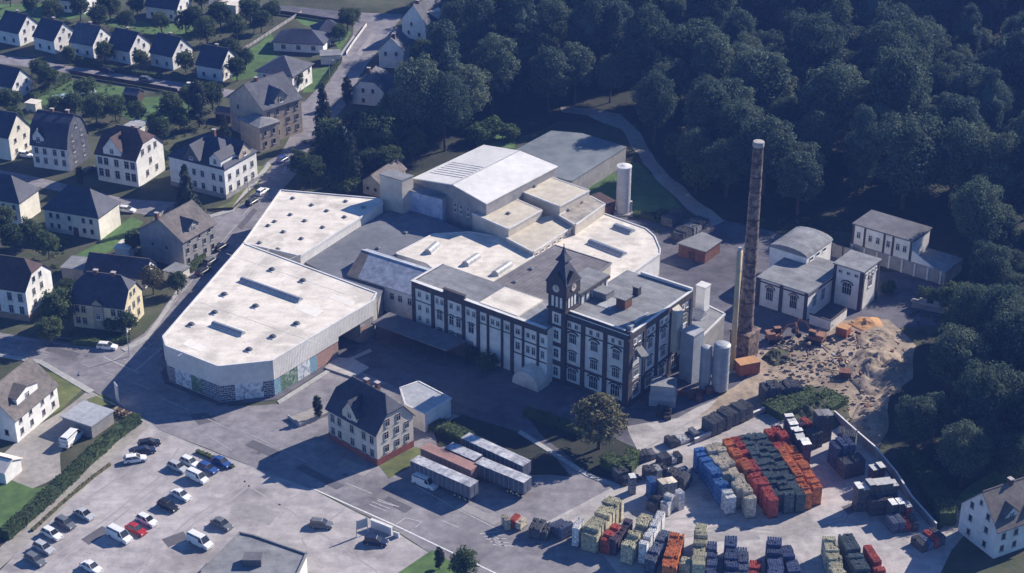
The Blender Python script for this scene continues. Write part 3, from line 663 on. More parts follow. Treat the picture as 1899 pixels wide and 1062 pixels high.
sb, spts = pblock('lean_to_block', 'lean-to block with faded blue painted wall below the machine hall', [(750, 350), (772, 337), (835, 352), (820, 368)], 11.5, 0, 'sign_wall', 'felt')
tp, tpts = pblock('warehouse', 'grey sheeted warehouse behind the machine hall half in forest shadow', [(951, 280), (1023, 242), (1080, 247), (1161, 272), (1060, 335), (1010, 322)], 5.2, 0, 'plaster_grey', 'tarp')
# stepped cream blocks
ba, _ = pblock('cream_block', 'cream flat roofed block stepping up beside the machine hall, nearest the wing', [(876, 395), (941, 362), (1005, 389.5), (943, 424)], 9.6, 0, 'block_wall', 'sheet_cream', par=.1)
bb, _ = pblock('cream_block', 'highest cream roofed block behind the stepped blocks', [(958, 351), (1013, 325), (1093, 353), (1038, 382)], 10.6, 0, 'block_wall', 'sheet_cream', par=.1)
bc, cpts = pblock('cream_block', 'lower cream block with ribbed roof in front of the stepped blocks', [(938, 440), (1003, 404), (1034, 398), (1066, 417), (989, 467)], 7.4, 0, 'block_wall', 'sheet_cream', par=.1)
bd, _ = pblock('cream_block', 'small cream block with dark stained roof at the right end', [(1037, 399), (1094, 363), (1122, 378), (1067, 416.5)], 8.4, 0, 'block_wall', 'stained_cream', par=.1)
roof_vent(bb, (991, 346), 10.6); roof_vent(ba, (943, 396), 9.6); roof_vent(ba, (920, 384), 9.6); roof_vent(bd, (1054, 390), 8.4); roof_vent(bd, (1078, 375), 8.4)
for a, b in ((P(989, 467, 7.4), P(1066, 417, 7.4)),):
    for i in range(7):
        p = a.lerp(b, (i + .5) / 7); p.z = 6.4; d = b - a; o = window(bc, 0, 0, 0, 'F', 1.1, .7, bars=False); o.location = bc.matrix_basis.inverted() @ p; o.rotation_euler[2] = math.atan2(d.y, d.x)
# white annex and white courtyard roof
an, apts = pblock('white_annex', 'white flat roofed annex with rounded corner and long skylights behind the clock tower building', [(986, 471), (1120, 396), (1198, 424), (1214, 438), (1224, 462), (1224, 470), (1182, 500), (1136, 530), (1060, 560), (1000, 520)], 5.6, 0, 'plaster_white', 'white_roof', par=.2)
barrel(an, (1094, 449), (1158, 474), 5.6, 2.0, .8); barrel(an, (1141, 420), (1173, 432), 5.6, 2.2, .8)
cr, _ = pblock('white_courtyard_roof', 'white flat roof with three round skylights in the middle of the brewery', [(734, 470), (803, 434), (872, 430), (940, 442), (990, 474), (935, 540), (822, 512), (791, 488)], 6.3, 0, 'plaster_white', 'white_roof', par=.15)
for a, b in (((793, 470), (810, 455)), ((863, 492), (886, 477)), ((918, 510), (945, 492))): barrel(cr, a, b, 6.3, 1.9, 1.0, 'metal')
gr, _ = pblock('felt_roof_block', 'dark felt roofed block behind the clock tower', [(880, 545), (1030, 454.5), (1133, 487.5), (1030, 570)], 9.4, 0, 'block_wall', 'felt_brown', par=.12, cop='felt')
roof_vent(gr, (985, 499), 9.4); roof_vent(gr, (955, 523), 9.4)
# shed with worn blue sheet roof
r1, r2 = P(671, 463, 9.4), P(795, 502, 9.4); e1, e2 = P(643, 509, 6.6), P(768, 548, 6.6); bk1, bk2 = r1 + (r1 - e1) * .35, r2 + (r2 - e2) * .35; bk1.z = bk2.z = 8.5
sh = thing('saddle_roof_shed', 'shed with worn pale blue sheet roof beside the long wing', 'shed', (e1.x, e1.y, 0))
MB().slab([e1, e2, r2, r1], .18).slab([r1, r2, bk2, bk1], .18).build('roof', 'shed_sheet', sh, world=True)
MB().slab([e1 + Vector((0, 0, .03)), e1.lerp(e2, .17) + Vector((0, 0, .03)), r1.lerp(r2, .12) + Vector((0, 0, .03)), r1 + Vector((0, 0, .03))], .02).build('felt_patch', 'roof_brown', sh, world=True)
MB().bar(r1, r2, .18).build('ridge_cap', 'plaster', sh, world=True)
mb = MB()
mb.prism([(p.x, p.y) for p in ccw([e1.lerp(r1, .06), e2.lerp(r2, .06), bk2, bk1])], 0, 6.3)
for a, b, c in ((e1, r1, bk1), (e2, r2, bk2)): mb.add([(a.x, a.y, 6.2), (b.x, b.y, b.z - .2), (c.x, c.y, c.z - .2), (c.x, c.y, 6.2)], [(0, 1, 2, 3)])
mb.build('wall', 'plaster_white', sh, world=True)
srz = math.atan2(e2.y - e1.y, e2.x - e1.x)
for t in (.66, .78, .92):
    p = e1.lerp(e2, t).lerp(r1.lerp(r2, t), .06); p.z = 4.4; o = window(sh, 0, 0, 0, 'F', 1.2, 1.7); o.location = sh.matrix_basis.inverted() @ p; o.rotation_euler[2] = srz
# loading canopy in front of the wing
cn = [P(688, 598, 4.2), P(722, 578, 4.2), P(866, 631, 4.2), P(828, 649, 4.2)]
ca = thing('loading_canopy', 'long flat grey loading canopy along the foot of the wing', 'canopy', (cn[0].x, cn[0].y, 0))
MB().prism([(p.x, p.y) for p in ccw(cn)], 3.85, 4.2).build('roof', 'felt_dark', ca, world=True)
for t in (.02, .26, .5, .74, .97):
    p = cn[0].lerp(cn[3], t).lerp(cn[1].lerp(cn[2], t), .08); MB().bar((p.x, p.y, 0), (p.x, p.y, 3.9), .14, 0, 8).build('post', 'dark_metal', ca, world=True)
mb = MB(); edgebox(mb, cn[1], cn[2], 0, 3.9, .2, .1); mb.build('back_wall', 'brick_dark', ca, world=True)

# ------------------------------------------------------------------ the long wing
def hood(parent, x, z, y, w, face, m='brick_dark', rise=.45, th=.28):
    mb = MB(); n = 8; vs = []; fs = []
    for i in range(n + 1):
        a = math.pi * i / n; c, s = math.cos(a), math.sin(a)
        for yy in (-.13, .0):
            vs += [(w / 2 * c, yy, rise * s), ((w / 2 + th) * c, yy, (rise + th) * s)]
    for i in range(n):
        o = i * 4; q = o + 4
        fs += [(o, o + 1, q + 1, q), (o + 1, o + 3, q + 3, q + 1), (o, q, q + 2, o + 2)]
    mb.add(vs, fs); rz = dict(F=0, R=math.pi / 2)[face]
    return link('window_hood', mb.mesh('window_hood', m), parent, (x, y, z), rz)
def pil(parent, x, y, face, w, z0, z1, d=.3, m='brick_dark'):
    mb = MB(); mb.box(-w / 2, w / 2, -d, .02, z0, z1); return link('pilaster', mb.mesh('pilaster', m), parent, (x, y, 0), 0 if face == 'F' else math.pi / 2)
WZ = 13.2
wf = P(765.4, 520.7, WZ); WW, WD = 36.1, 10.3
wing = thing('brewery_wing', 'long three storey brewery wing with white panels between dark brick pilasters', 'building', (wf.x, wf.y, 0), BRZ)
MB().box(0, WW, 0, WD, 0, WZ - .3).build('wall', 'plaster_white', wing)
MB().box(.3, WW, .35, WD + .05, WZ - .3, WZ - .02).build('roof', 'felt', wing)
mb = MB(); mb.box(-.15, WW, -.32, .35, 11.9, WZ - .02); mb.box(-.15, WW, -.42, .4, WZ - .02, WZ + .16); mb.box(-.2, .3, .4, WD, WZ - .3, WZ + .2)
mb.build('cornice', 'brick_dark', wing)
mb = MB(); mb.box(8.8, 14.4, -.36, .3, WZ + .17, WZ + .95); mb.box(8.6, 14.6, -.46, .35, WZ + .96, WZ + 1.1)
mb.build('name_parapet', 'brick_dark', wing)
mb = MB(); mb.box(-.25, 8.6, -.5, .45, WZ + .17, WZ + .24); mb.box(14.6, WW, -.5, .45, WZ + .17, WZ + .24); mb.box(-.25, .35, .46, WD, WZ + .21, WZ + .28)
mb.build('coping', 'white_coping', wing)
mb = MB(); mb.box(18.0, 28.2, .46, 9.3, WZ - .01, WZ + .35); mb.build('white_roof_panel', 'white_roof', wing)
PT = [.006, .155, .256, .39, .50, .573, .677, .75, .83, .936]
for t in PT: pil(wing, t * WW, 0, 'F', .8 if t not in (.573, .677, .83, .936) else .5, 0, 11.9)
def wrow(t0, t1, z, n, w=.95, h=1.35, arch=0, hd=False, band=True):
    a, b = t0 * WW + .5, t1 * WW - .5
    for i in range(n):
        x = a + (b - a) * (i + .5) / n; window(wing, x, 0, z, 'F', w, h, arch, split=True)
        if hd: hood(wing, x, z + h / 2 + .02, 0, w + .2, 'F', rise=.22, th=.22)
wrow(.006, .155, 10.5, 2); wrow(.006, .155, 7.3, 2); wrow(.006, .155, 4.6, 2)
wrow(.155, .256, 10.5, 2, .85); wrow(.155, .256, 7.0, 1, 1.6, 2.0, .3, True); wrow(.155, .256, 3.6, 1, 1.3, 1.4)
wrow(.256, .39, 10.5, 2); wrow(.256, .39, 6.9, 2, 1.3, 2.2, .2, True); wrow(.256, .39, 3.2, 2, 1.3, 1.6, .2, True)
wrow(.39, .50, 10.4, 2, .9); wrow(.39, .50, 6.7, 1, 1.5, 2.2, .3, True); wrow(.39, .50, 2.8, 1, 1.2, 1.8)
wrow(.50, .573, 10.4, 1, 1.1); wrow(.573, .677, 10.3, 2, .95); wrow(.677, .75, 10.3, 1, 1.1)
wrow(.75, .83, 10.2, 1, 1.2); wrow(.83, .936, 10.2, 2, .95, 1.2); wrow(.936, 1.0, 10.2, 1, .9)
wrow(.75, .83, 6.8, 1, 1.2, 1.8); wrow(.83, .936, 6.8, 2, 1.0, 1.8); wrow(.936, 1.0, 6.8, 1, .9, 1.8)
mb = MB(); mb.box(.5, 5.2, -.12, .01, 8.75, 8.95); mb.box(27.5, WW - .1, -.12, .01, 8.45, 8.7); mb.box(18.4, 27, -.12, .01, 8.9, 9.1); mb.box(27.5, WW - .1, -.12, .01, 4.9, 5.15); mb.build('string_course', 'brick_dark', wing)
# white vault added for the bright look of the gate arch opening
tc_ = P(982, 712, 0); vt = thing('gate_arch_vault', 'pale vault put in for the bright gate arch opening beside the clock tower', 'canopy', (tc_.x, tc_.y, 0), BRZ)
mb = MB(); vs = []; fs = []; n = 10
for j, y in enumerate((-1.6, -.4, .8, 2.4)):
    for i in range(n + 1):
        a = math.pi * i / n; vs.append((3.4 * math.cos(a), y, 4.0 * math.sin(a) ** .9 - (.5 if j == 0 else 0) * math.sin(a)))
for j in range(3):
    for i in range(n): fs.append((j * (n + 1) + i, j * (n + 1) + i + 1, (j + 1) * (n + 1) + i + 1, (j + 1) * (n + 1) + i))
mb.add(vs, fs); fs2 = [tuple(range(n + 1))]; mb.add([v for v in vs[:n + 1]], fs2); mb.build('vault_skin', 'white_roof', vt)
mb = MB()
for y in (-1.6, 2.4):
    pr = [(3.36 * math.cos(math.pi * i / n), y, 3.9 * math.sin(math.pi * i / n) ** .9) for i in range(n + 1)]
    for i in range(n): mb.bar(pr[i], pr[i + 1], .06, 0, 5)
mb.build('hoop', 'metal', vt)
# ------------------------------------------------------------------ main building with clock tower
MZ = 17.2
mc = P(1166.6, 617.7, MZ); MW, MD = 16.6, 23.9; mf = mc - EX * MW
main = thing('brewery_house', 'four storey brewery building with dark brick pilasters and arched windows', 'building', (mf.x, mf.y, 0), BRZ)
MB().box(0, MW, 0, MD, 0, MZ - .5).build('wall', 'plaster', main)
MB().box(.4, MW - .35, .4, MD - .3, MZ - .5, MZ - .3).build('roof', 'felt', main)
mb = MB()
mb.box(-.1, MW + .35, -.45, .05, 15.5, 15.9); mb.build('cornice', 'brick_dark', main); mb = MB(); mb.add([(-.1, -.42, 15.9), (MW + .1, -.42, 15.9), (MW + .1, .45, MZ), (-.1, .45, MZ), (-.1, .8, MZ), (MW + .1, .8, MZ), (MW + .1, .8, 15.9), (-.1, .8, 15.9)], [(0, 1, 2, 3), (3, 2, 5, 4), (4, 5, 6, 7), (1, 6, 5, 2), (0, 3, 4, 7)]); mb.build('mansard_strip', 'brick_dark', main)
MB().box(MW - .03, MW + .32, .06, MD + .1, 15.5, MZ - .28).build('cornice', 'brick_dark', main); MB().box(-.1, MW + .3, -.3, .01, 0, .9).build('plinth', 'brick_dark', main); MB().box(MW - .01, MW + .3, .01, MD, 0, .9).build('plinth', 'brick_dark', main)

mb = MB(); mb.box(0, MW - 1.2, .3, .85, MZ + .005, MZ + .14); mb.box(4, MW + .2, MD - .45, MD + .1, MZ - .28, MZ + .35); mb.box(MW - .2, MW + .35, .9, MD - .5, MZ - .27, MZ - .12)
mb.build('coping', 'white_coping', main)
FB = [0.02, .335, .665, .985]
for t in FB: pil(main, t * MW, 0, 'F', .9 if t not in (.985,) else 1.5, .9, 15.5, .35)
SB = [.025, .235, .44, .66, .80, .985]
for t in SB: pil(main, MW, t * MD, 'R', .9 if t != .025 else 1.3, .9, 15.5, .35)
def floors(face, a, b, y):
    c = (a + b) / 2; wd = b - a
    pos = (lambda u: (u, 0)) if face == 'F' else (lambda u: (MW, u))
    x, yy = pos(c); window(main, x, yy, 2.6, face, 2.3, 2.5, .55, split=True); hood(main, x, 3.88, yy, 2.5, face, rise=.6, th=.35)
    window(main, x, yy, 7.0, face, 1.9, 2.2, .15, split=True); hood(main, x, 8.12, yy, 2.0, face, rise=.25, th=.25)
    window(main, x, yy, 11.2, face, 1.9, 2.1, .35, split=True); hood(main, x, 12.27, yy, 2.1, face, rise=.5, th=.35)
    for d in (-.85, .85):
        x, yy = pos(c + d); window(main, x, yy, 14.3, face, .9, 1.2, split=True)
for i in range(3): floors('F', FB[i] * MW, FB[i + 1] * MW, 0)
for i in range(5): floors('R', SB[i] * MD, SB[i + 1] * MD, 0)
mb = MB(); mb.box(.2, MW, -.22, .01, 4.75, 5.15); mb.box(MW - .01, MW + .22, .2, MD, 4.75, 5.15); mb.box(.2, MW, -.15, .01, 13.2, 13.45); mb.box(MW - .01, MW + .15, .2, MD, 13.2, 13.45)
mb.build('string_course', 'brick_dark', main)
# rooftop pieces
def rbox(px, sx, sy, h, m, name, top=None, z=MZ - .3):
    p = main.matrix_basis.inverted() @ P(*px, z); mb = MB(); mb.box(-sx / 2, sx / 2, -sy / 2, sy / 2, 0, h); o = link(name, mb.mesh(name, m), main, (p.x, p.y, z))
    if top:
        t = MB(); t.box(-sx / 2 - .15, sx / 2 + .15, -sy / 2 - .15, sy / 2 + .15, h, h + .18); link('cap', t.mesh('cap', top), o)
    return o
rbox((1118, 549), 3.6, 3.0, 1.5, 'felt', 'roof_hatch', 'felt')
rbox((1157, 568), 2.2, 2.6, 2.2, 'brick_red', 'lift_housing', 'felt')
rbox((1181, 546), 1.3, 1.3, 1.9, 'brick_dark', 'chimney', 'felt')
rbox((1130, 562), 3.0, 4.5, .08, 'metal', 'roof_light')
rbox((1190, 590), .5, 5.0, .35, 'metal', 'vent_duct'); rbox((1168, 610), 1.0, .8, .8, 'metal', 'vent_cowl', 'metal')
# raised block behind the tower with pale panelled wall
rz_ = 19.8; MB().box(-3.6, 1.6, 3.9, 14.5, 0, rz_ - .2).build('raised_block', 'plaster_white', main)
MB().box(-3.9, 1.8, 3.95, 14.8, rz_ - .2, rz_).build('raised_roof', 'felt', main)
for i in range(6): pil(main, 1.6, 4.5 + i * 1.8, 'R', .45, MZ - .3, rz_ - .2, .12)
mb = MB(); mb.box(1.62, 1.95, 3.96, 14.9, rz_ - .75, rz_ - .3); mb.build('raised_cornice', 'brick_dark', main)
# the clock tower
tf = mf - EX * 2.9 - EY * .7
tw = thing('clock_tower', 'dark brick clock tower with slate helm roof and pointed spire', 'tower', (tf.x, tf.y, 0), BRZ)
T4 = 4.4
MB().box(0, T4, 0, T4, 0, 23.6).build('shaft', 'brick_dark', tw)
for face, (x, y) in dict(F=(T4 / 2, 0), R=(T4, T4 / 2)).items():
    for z, w_, h_ in ((2.6, 2.2, 3.0), (7.0, 2.2, 3.2), (11.4, 2.2, 3.4), (15.2, 2.2, 2.8)):
        if face == 'R': continue
        mb = MB(); mb.box(-w_ / 2, w_ / 2, -.05, .02, z - h_ / 2, z + h_ / 2); link('plaster_panel', mb.mesh('plaster_panel', 'plaster_white'), tw, (x, y, 0), 0)
        window(tw, x, y - .05, z, face, 1.3, 1.9, .25, split=True)
for face in 'FR':
    x, y = (T4 / 2, 0) if face == 'F' else (T4, T4 / 2); rz = 0 if face == 'F' else math.pi / 2
    for d in (-1.05, 0, 1.05):
        mb = MB(); mb.box(d - .28, d + .28, -.06, .02, 17.9, 20.3); link('louvre', mb.mesh('louvre', 'plaster_white'), tw, (x, y, 0), rz)
    # clock gable
    mb = MB(); g_ = [(-T4 / 2 - .25, 20.9), (T4 / 2 + .25, 20.9), (T4 / 2 + .25, 23.4), (0, 25.9), (-T4 / 2 - .25, 23.4)]
    vs = [(a, -.35, b) for a, b in g_] + [(a, 2.2, b) for a, b in g_]
    mb.add(vs, [(0, 1, 2, 3, 4)] + [(i, 5 + i, 5 + (i + 1) % 5, (i + 1) % 5) for i in range(5)]); link('clock_gable', mb.mesh('clock_gable', 'brick_dark'), tw, (x, y, 0), rz)
    mb = MB(); T = Matrix.Translation((0, -.36, 22.3)) @ Matrix.Rotation(R(90), 4, 'X'); mb.tube([(0, 0, 0, .82), (0, 0, .1, .82)], 24, 0, True, T)
    ck = link('clock_face', mb.mesh('clock_face', 'plaster_pale'), tw, (x, y, 0), rz)
    hb = MB(); hb.box(-.05, .05, -.52, -.47, 22.2, 23.0); hb.box(-.05, .45, -.52, -.47, 22.25, 22.36)
    for k in range(12):
        a = math.pi * k / 6; hb.box(.68 * math.sin(a) - .05, .68 * math.sin(a) + .05, -.50, -.47, 22.3 + .68 * math.cos(a) - .05, 22.3 + .68 * math.cos(a) + .05)
    link('clock_hands', hb.mesh('clock_hands', 'dark_metal'), ck)
mb = MB(); mb.box(-.25, T4 + .25, -.25, T4 + .25, 16.9, 17.4); mb.box(-.3, T4 + .3, -.3, T4 + .3, 20.5, 20.9); mb.build('string_course', 'brick_dark', tw)
def frustum(mb, levels, cx, cy):
    vs = [];
    for z, r in levels: vs += [(cx - r, cy - r, z), (cx + r, cy - r, z), (cx + r, cy + r, z), (cx - r, cy + r, z)]
    fs = [(j * 4 + i, j * 4 + (i + 1) % 4, j * 4 + 4 + (i + 1) % 4, j * 4 + 4 + i) for j in range(len(levels) - 1) for i in range(4)]
    fs.append(tuple(range((len(levels) - 1) * 4, len(levels) * 4))); mb.add(vs, fs)
c = T4 / 2
mb = MB(); frustum(mb, [(23.3, c + .5), (24.2, c + .05), (26.3, 1.3), (27.5, .75)], c, c); mb.build('helm_roof', 'slate', tw)
mb = MB(); frustum(mb, [(27.5, .72), (27.9, 1.25), (28.1, 1.2), (28.8, .72), (29.3, .42), (31.0, .06)], c, c); mb.build('spire', 'slate', tw)
mb = MB(); mb.bar((c, c, 30.9), (c, c, 31.7), .05); mb.tube([(c, c, 31.1, .02), (c, c, 31.25, .16), (c, c, 31.4, .02)], 8); mb.build('finial', 'dark_metal', tw)

# ------------------------------------------------------------------ right hand annexes, tanks, chimneys
sa, _ = pblock('side_annex', 'low felt roofed annex against the right side of the brewery house', [(1262, 612), (1312, 566), (1344, 582), (1300, 625)], 6.5, 0, 'plaster_grey', 'felt', par=.15)
wc = P(1302, 573, 6.5); wch = thing('white_stack', 'short white square stack on the side annex', 'stack', (wc.x, wc.y, 6.5), BRZ)
MB().box(-1.1, 1.1, -1.1, 1.1, 0, 5.8).build('shaft', 'plaster_white', wch); MB().box(-1.25, 1.25, -1.25, 1.25, 5.8, 6.1).build('cap', 'white_coping', wch)
gl = P(1293, 585, 6.5); gh = thing('glass_lantern', 'small pitched roof light on the side annex', 'roof light', (gl.x, gl.y, 6.5), BRZ)
mb = MB(); mb.add([(-1.8, -1.5, 0), (1.8, -1.5, 0), (1.8, 1.5, 0), (-1.8, 1.5, 0), (-1.8, 0, 1.7), (1.8, 0, 1.7)], [(0, 1, 5, 4), (2, 3, 4, 5), (1, 2, 5), (3, 0, 4)]); mb.build('glazing', 'skylight', gh)
mb = MB(); mb.box(-1.95, 1.95, -1.65, 1.65, 0, .2); mb.build('kerb_frame', 'metal', gh)
ht, _ = pblock('hopper_tower', 'tall grey sheet metal hopper tower beside the brewery house', [(1263, 612), (1283, 601), (1306, 611), (1287, 623)], 11.5, 0, 'tank', 'metal')
def tankv(name, label, px, r, h, m='tank', dome=.5):
    p = P(*px); t = thing(name, label, 'tank', (p.x, p.y, 0)); mb = MB(); mb.tube([(0, 0, .6, r), (0, 0, h, r)], 24); mb.build('shell', m, t, smooth=False)
    mb = MB(); mb.tube([(0, 0, h, r + .04), (0, 0, h + dome * .6, r * .75), (0, 0, h + dome, r * .25)], 24); mb.build('dome', 'metal', t)
    mb = MB()
    for k in range(1, 5): mb.tube([(0, 0, h * k / 5, r + .05), (0, 0, h * k / 5 + .12, r + .05)], 24, cap=True)
    mb.build('hoop', 'metal', t)
    mb = MB(); mb.tube([(0, 0, 0, r * .9), (0, 0, .6, r * .9)], 20); mb.build('foot', 'dark_metal', t)
    mb = MB(); 
    for s in (-.2, .2): mb.bar((s, -r - .12, .5), (s, -r - .12, h + .3), .03)
    for k in range(int(h / .5)): mb.bar((-.2, -r - .12, .6 + k * .5), (.2, -r - .12, .6 + k * .5), .02, 0, 4)
    mb.build('ladder', 'metal', t); return t
tankv('storage_tank', 'tall pale steel tank beside the red skip container', (1334, 724), 1.75, 11.0)
tankv('storage_tank', 'slim grey steel tank between hopper tower and pale tank', (1306, 722), 1.2, 10.0)
dc = P(1238, 706); du = main.matrix_basis.inverted()
mb = MB(); mb.box(MW + .3, MW + 1.6, 15.6, 18.2, 6, 15.0); mb.add([(MW + .3, 15.6, 15), (MW + 1.6, 15.6, 15), (MW + 1.6, 18.2, 15), (MW + .3, 18.2, 15), (MW + .3, 15.6, 16.2), (MW + .3, 18.2, 16.2)], [(0, 1, 4), (1, 2, 5, 4), (2, 3, 5)])
mb.build('lift_shaft', 'block_wall', main)
mb = MB(); T = Matrix.Rotation(0, 4, 'Z'); mb.add([(MW + .3, 2.4, 10.9), (MW + 2.2, 2.2, 10.9), (MW + 2.2, 4.4, 10.9), (MW + .3, 4.4, 10.9), (MW + .3, 2.4, 12.6), (MW + .3, 4.4, 12.6)], [(0, 3, 2, 1), (0, 1, 4), (1, 2, 5, 4), (2, 3, 5)]); mb.build('hoist_canopy', 'felt', main)
# brick chimney
cb = P(1379, 655); ch = thing('brick_chimney', 'tall round brown brick factory chimney with banded joints', 'chimney', (cb.x, cb.y, 0), BRZ)
MB().box(-2.3, 2.3, -2.3, 2.3, 0, 5.6).box(-2.5, 2.5, -2.5, 2.5, 5.6, 6.0).build('pedestal', 'brick_chimney', ch)
rings = []; n = 24
for i in range(n + 1):
    z = 6.0 + (49.2 - 6.0) * i / n; r = 1.62 + (1.08 - 1.62) * i / n
    rings.append((0, 0, z, r * (1 + .02 * math.sin(i * 2.1))))
mb = MB(); mb.tube(rings, 28); mb.build('shaft', 'brick_chimney', ch)
for i in range(26):                                   # iron bands and pale bands of mortar near the top
    z = 8 + i * 1.6; r = 1.62 + (1.08 - 1.62) * (z - 6) / 43.2
    mb = MB(); mb.tube([(0, 0, z, r + .06), (0, 0, z + (.16 if i % 3 else .3), r + .06)], 28); mb.build('iron_band', 'dark_metal' if i % 2 else 'brick_chimney', ch)
mb = MB(); mb.tube([(0, 0, 48.4, 1.12), (0, 0, 48.6, 1.18), (0, 0, 49.4, 1.18), (0, 0, 49.5, 1.1)], 28); mb.build('crown', 'concrete', ch)
mb = MB()
for s in (-.22, .22): mb.bar((s, -1.82, 6), (s, -1.26, 48), .03)
for k in range(80):
    t = k / 80; mb.bar((-.22, -1.82 + .56 * t, 6 + 42 * t), (.22, -1.82 + .56 * t, 6 + 42 * t), .02, 0, 4)
mb.build('ladder', 'dark_metal', ch)
fb = P(1357, 688); fl = thing('steel_flue', 'tall thin beige steel flue standing beside the brick chimney', 'flue', (fb.x, fb.y, 0))
mb = MB(); mb.tube([(0, 0, .5, .58), (0, 0, 28.5, .58)], 16); mb.build('pipe', 'flue', fl, smooth=True)
mb = MB(); mb.tube([(0, 0, 28.5, .4), (0, 0, 29.3, .4)], 16); mb.build('outlet', 'metal', fl); MB().box(-.9, .9, -.9, .9, 0, .5).build('foot', 'concrete', fl)
for z in (6, 12, 18, 24):
    mb = MB(); mb.tube([(0, 0, z, .64), (0, 0, z + .2, .64)], 16); mb.build('flange', 'metal', fl)
# white silo
sp_ = P(1155, 394); si = thing('silo', 'pale cylindrical silo standing on the grass behind the annex', 'silo', (sp_.x, sp_.y, 0))
mb = MB(); mb.tube([(0, 0, .4, 1.8), (0, 0, 12.6, 1.8)], 28); mb.build('shell', 'silo', si); mb = MB(); mb.tube([(0, 0, 12.6, 1.92), (0, 0, 12.9, 1.92), (0, 0, 13.0, 1.2), (0, 0, 13.25, .4)], 28); mb.build('lid', 'white_coping', si)
MB().box(-2.4, 2.4, -2.4, 2.4, 0, .4).build('foot', 'concrete', si); mb = MB()
for k in range(1, 6): mb.tube([(0, 0, k * 2.1, 1.84), (0, 0, k * 2.1 + .1, 1.84)], 28)
mb.build('hoop', 'metal', si)
mb = MB(); mb.box(1.7, 2.3, -.4, .4, .4, 3.2); mb.build('control_cabinet', 'silo', si)
# boiler house
bh = thing('boiler_house', 'white rendered boiler house with brown corner pilasters and grey roofs', 'building', tuple(P(1402, 563)), R(-38))
BZ = 7.0; o1 = bh.matrix_basis.inverted()
MB().box(0, 12.9, 0, 17, 0, BZ - .25).build('wall', 'plaster_white', bh); MB().box(-.25, 13.15, -.25, 17.2, BZ - .25, BZ).build('roof', 'felt', bh)
for x in (.35, 6.2, 12.55): pil(bh, x, 0, 'F', .8, 0, BZ - .3, .22, 'brick_dark')
for x in (3.3, 9.4): window(bh, x, 0, 3.4, 'F', 1.9, 2.9, .5, split=True); hood(bh, x, 4.87, 0, 2.1, 'F', 'brick_red', .6, .3)
mb = MB(); mb.box(-.1, 13, -.14, .01, 5.9, 6.2); mb.box(12.88, 13.04, 0, 17, 5.9, 6.2); mb.build('string_course', 'brick_dark', bh)
for y in (3.2, 7): window(bh, 12.9, y, 3.6, 'R', 1.8, 2.6, .4, split=True)
MB().box(-4.2, 5.5, 12.2, 24, 0, 8.6).build('rear_wall', 'plaster_white', bh)
mb = MB(); n = 8; vs = []
for y in (12.0, 24.2):
    for i in range(n + 1): a = math.pi * i / n; vs.append((.65 - 5.1 * math.cos(a), y, 8.6 + 1.4 * math.sin(a)))
mb.add(vs, [(i, i + 1, n + 2 + i, n + 1 + i) for i in range(n)] + [tuple(range(n + 1)), tuple(reversed(range(n + 1, 2 * n + 2)))]); mb.build('vaulted_roof', 'felt', bh)
for y in (14.5, 17.5, 20.5): window(bh, 5.5, y, 7.5, 'R', 1.6, .9, bars=False)
bt = thing('boiler_house_tower', 'square white tower block with flat grey roof beside the boiler house', 'building', tuple(P(1541, 560)), R(-38))
MB().box(0, 7.2, 0, 8, 0, 9.8).build('wall', 'plaster_white', bt); MB().box(-.3, 7.5, -.3, 8.3, 9.8, 10.1).build('roof', 'felt', bt)
for x in (.3, 6.9): pil(bt, x, 0, 'F', .7, 0, 9.6, .2, 'brick_dark')
for y in (.4, 7.6): pil(bt, 7.2, y, 'R', .7, 0, 9.6, .2, 'brick_dark')
window(bt, 3.6, 0, 4.5, 'F', 2.4, 2.6, .5, split=True); hood(bt, 3.6, 5.85, 0, 2.6, 'F', 'brick_dark', .6, .3); window(bt, 7.2, 4, 6.0, 'R', 1.8, 2.4, .4, split=True); hood(bt, 7.2, 7.25, 4, 2.0, 'R', 'brick_dark', .5, .3)
for x in (1.6, 3.6, 5.6): window(bt, x, 0, 8.5, 'F', .9, .8)
for y in (1.7, 3.3, 4.8, 6.3): window(bt, 7.2, y, 8.5, 'R', .7, .8)
cw = thing('coal_yard_wall', 'low white rendered wall enclosing the dark yard before the boiler house', 'wall', tuple(P(1500, 600)), R(-38))
MB().box(0, 5, 0, .3, 0, 2.4).build('front', 'plaster_white', cw); MB().box(5.0, 5.3, 0, 7.5, 0, 2.4).build('side', 'plaster_white', cw); MB().box(-.1, 5.4, -.1, .4, 2.4, 2.55).box(4.9, 5.4, .41, 7.6, 2.4, 2.55).build('coping', 'brick_dark', cw)
# brick shed
bs, _ = pblock('brick_shed', 'small brick shed with blue grey felt roof beyond the white annex', [(1259, 450), (1302, 431), (1336, 445), (1308, 465)], 3.4, 0, 'brick_red', 'felt', over=.35)
o = door(bs, 0, 0, 'F', 1.2, 2.1, 'timber'); pp = P(1285, 482); o.location = bs.matrix_basis.inverted() @ (P(1259, 450, 3.4).lerp(P(1308, 465, 3.4), .5) - Vector((0, 0, 3.4))); o.rotation_euler[2] = math.atan2(P(1308, 465, 3.4).y - P(1259, 450, 3.4).y, P(1308, 465, 3.4).x - P(1259, 450, 3.4).x)
lo_, _ = pblock('lean_to_shed', 'small dark red lean-to shed beside the pale silo', [(1094, 362), (1112, 356), (1142, 372), (1126, 384)], 2.8, 0, 'brick_red', 'roof_red')
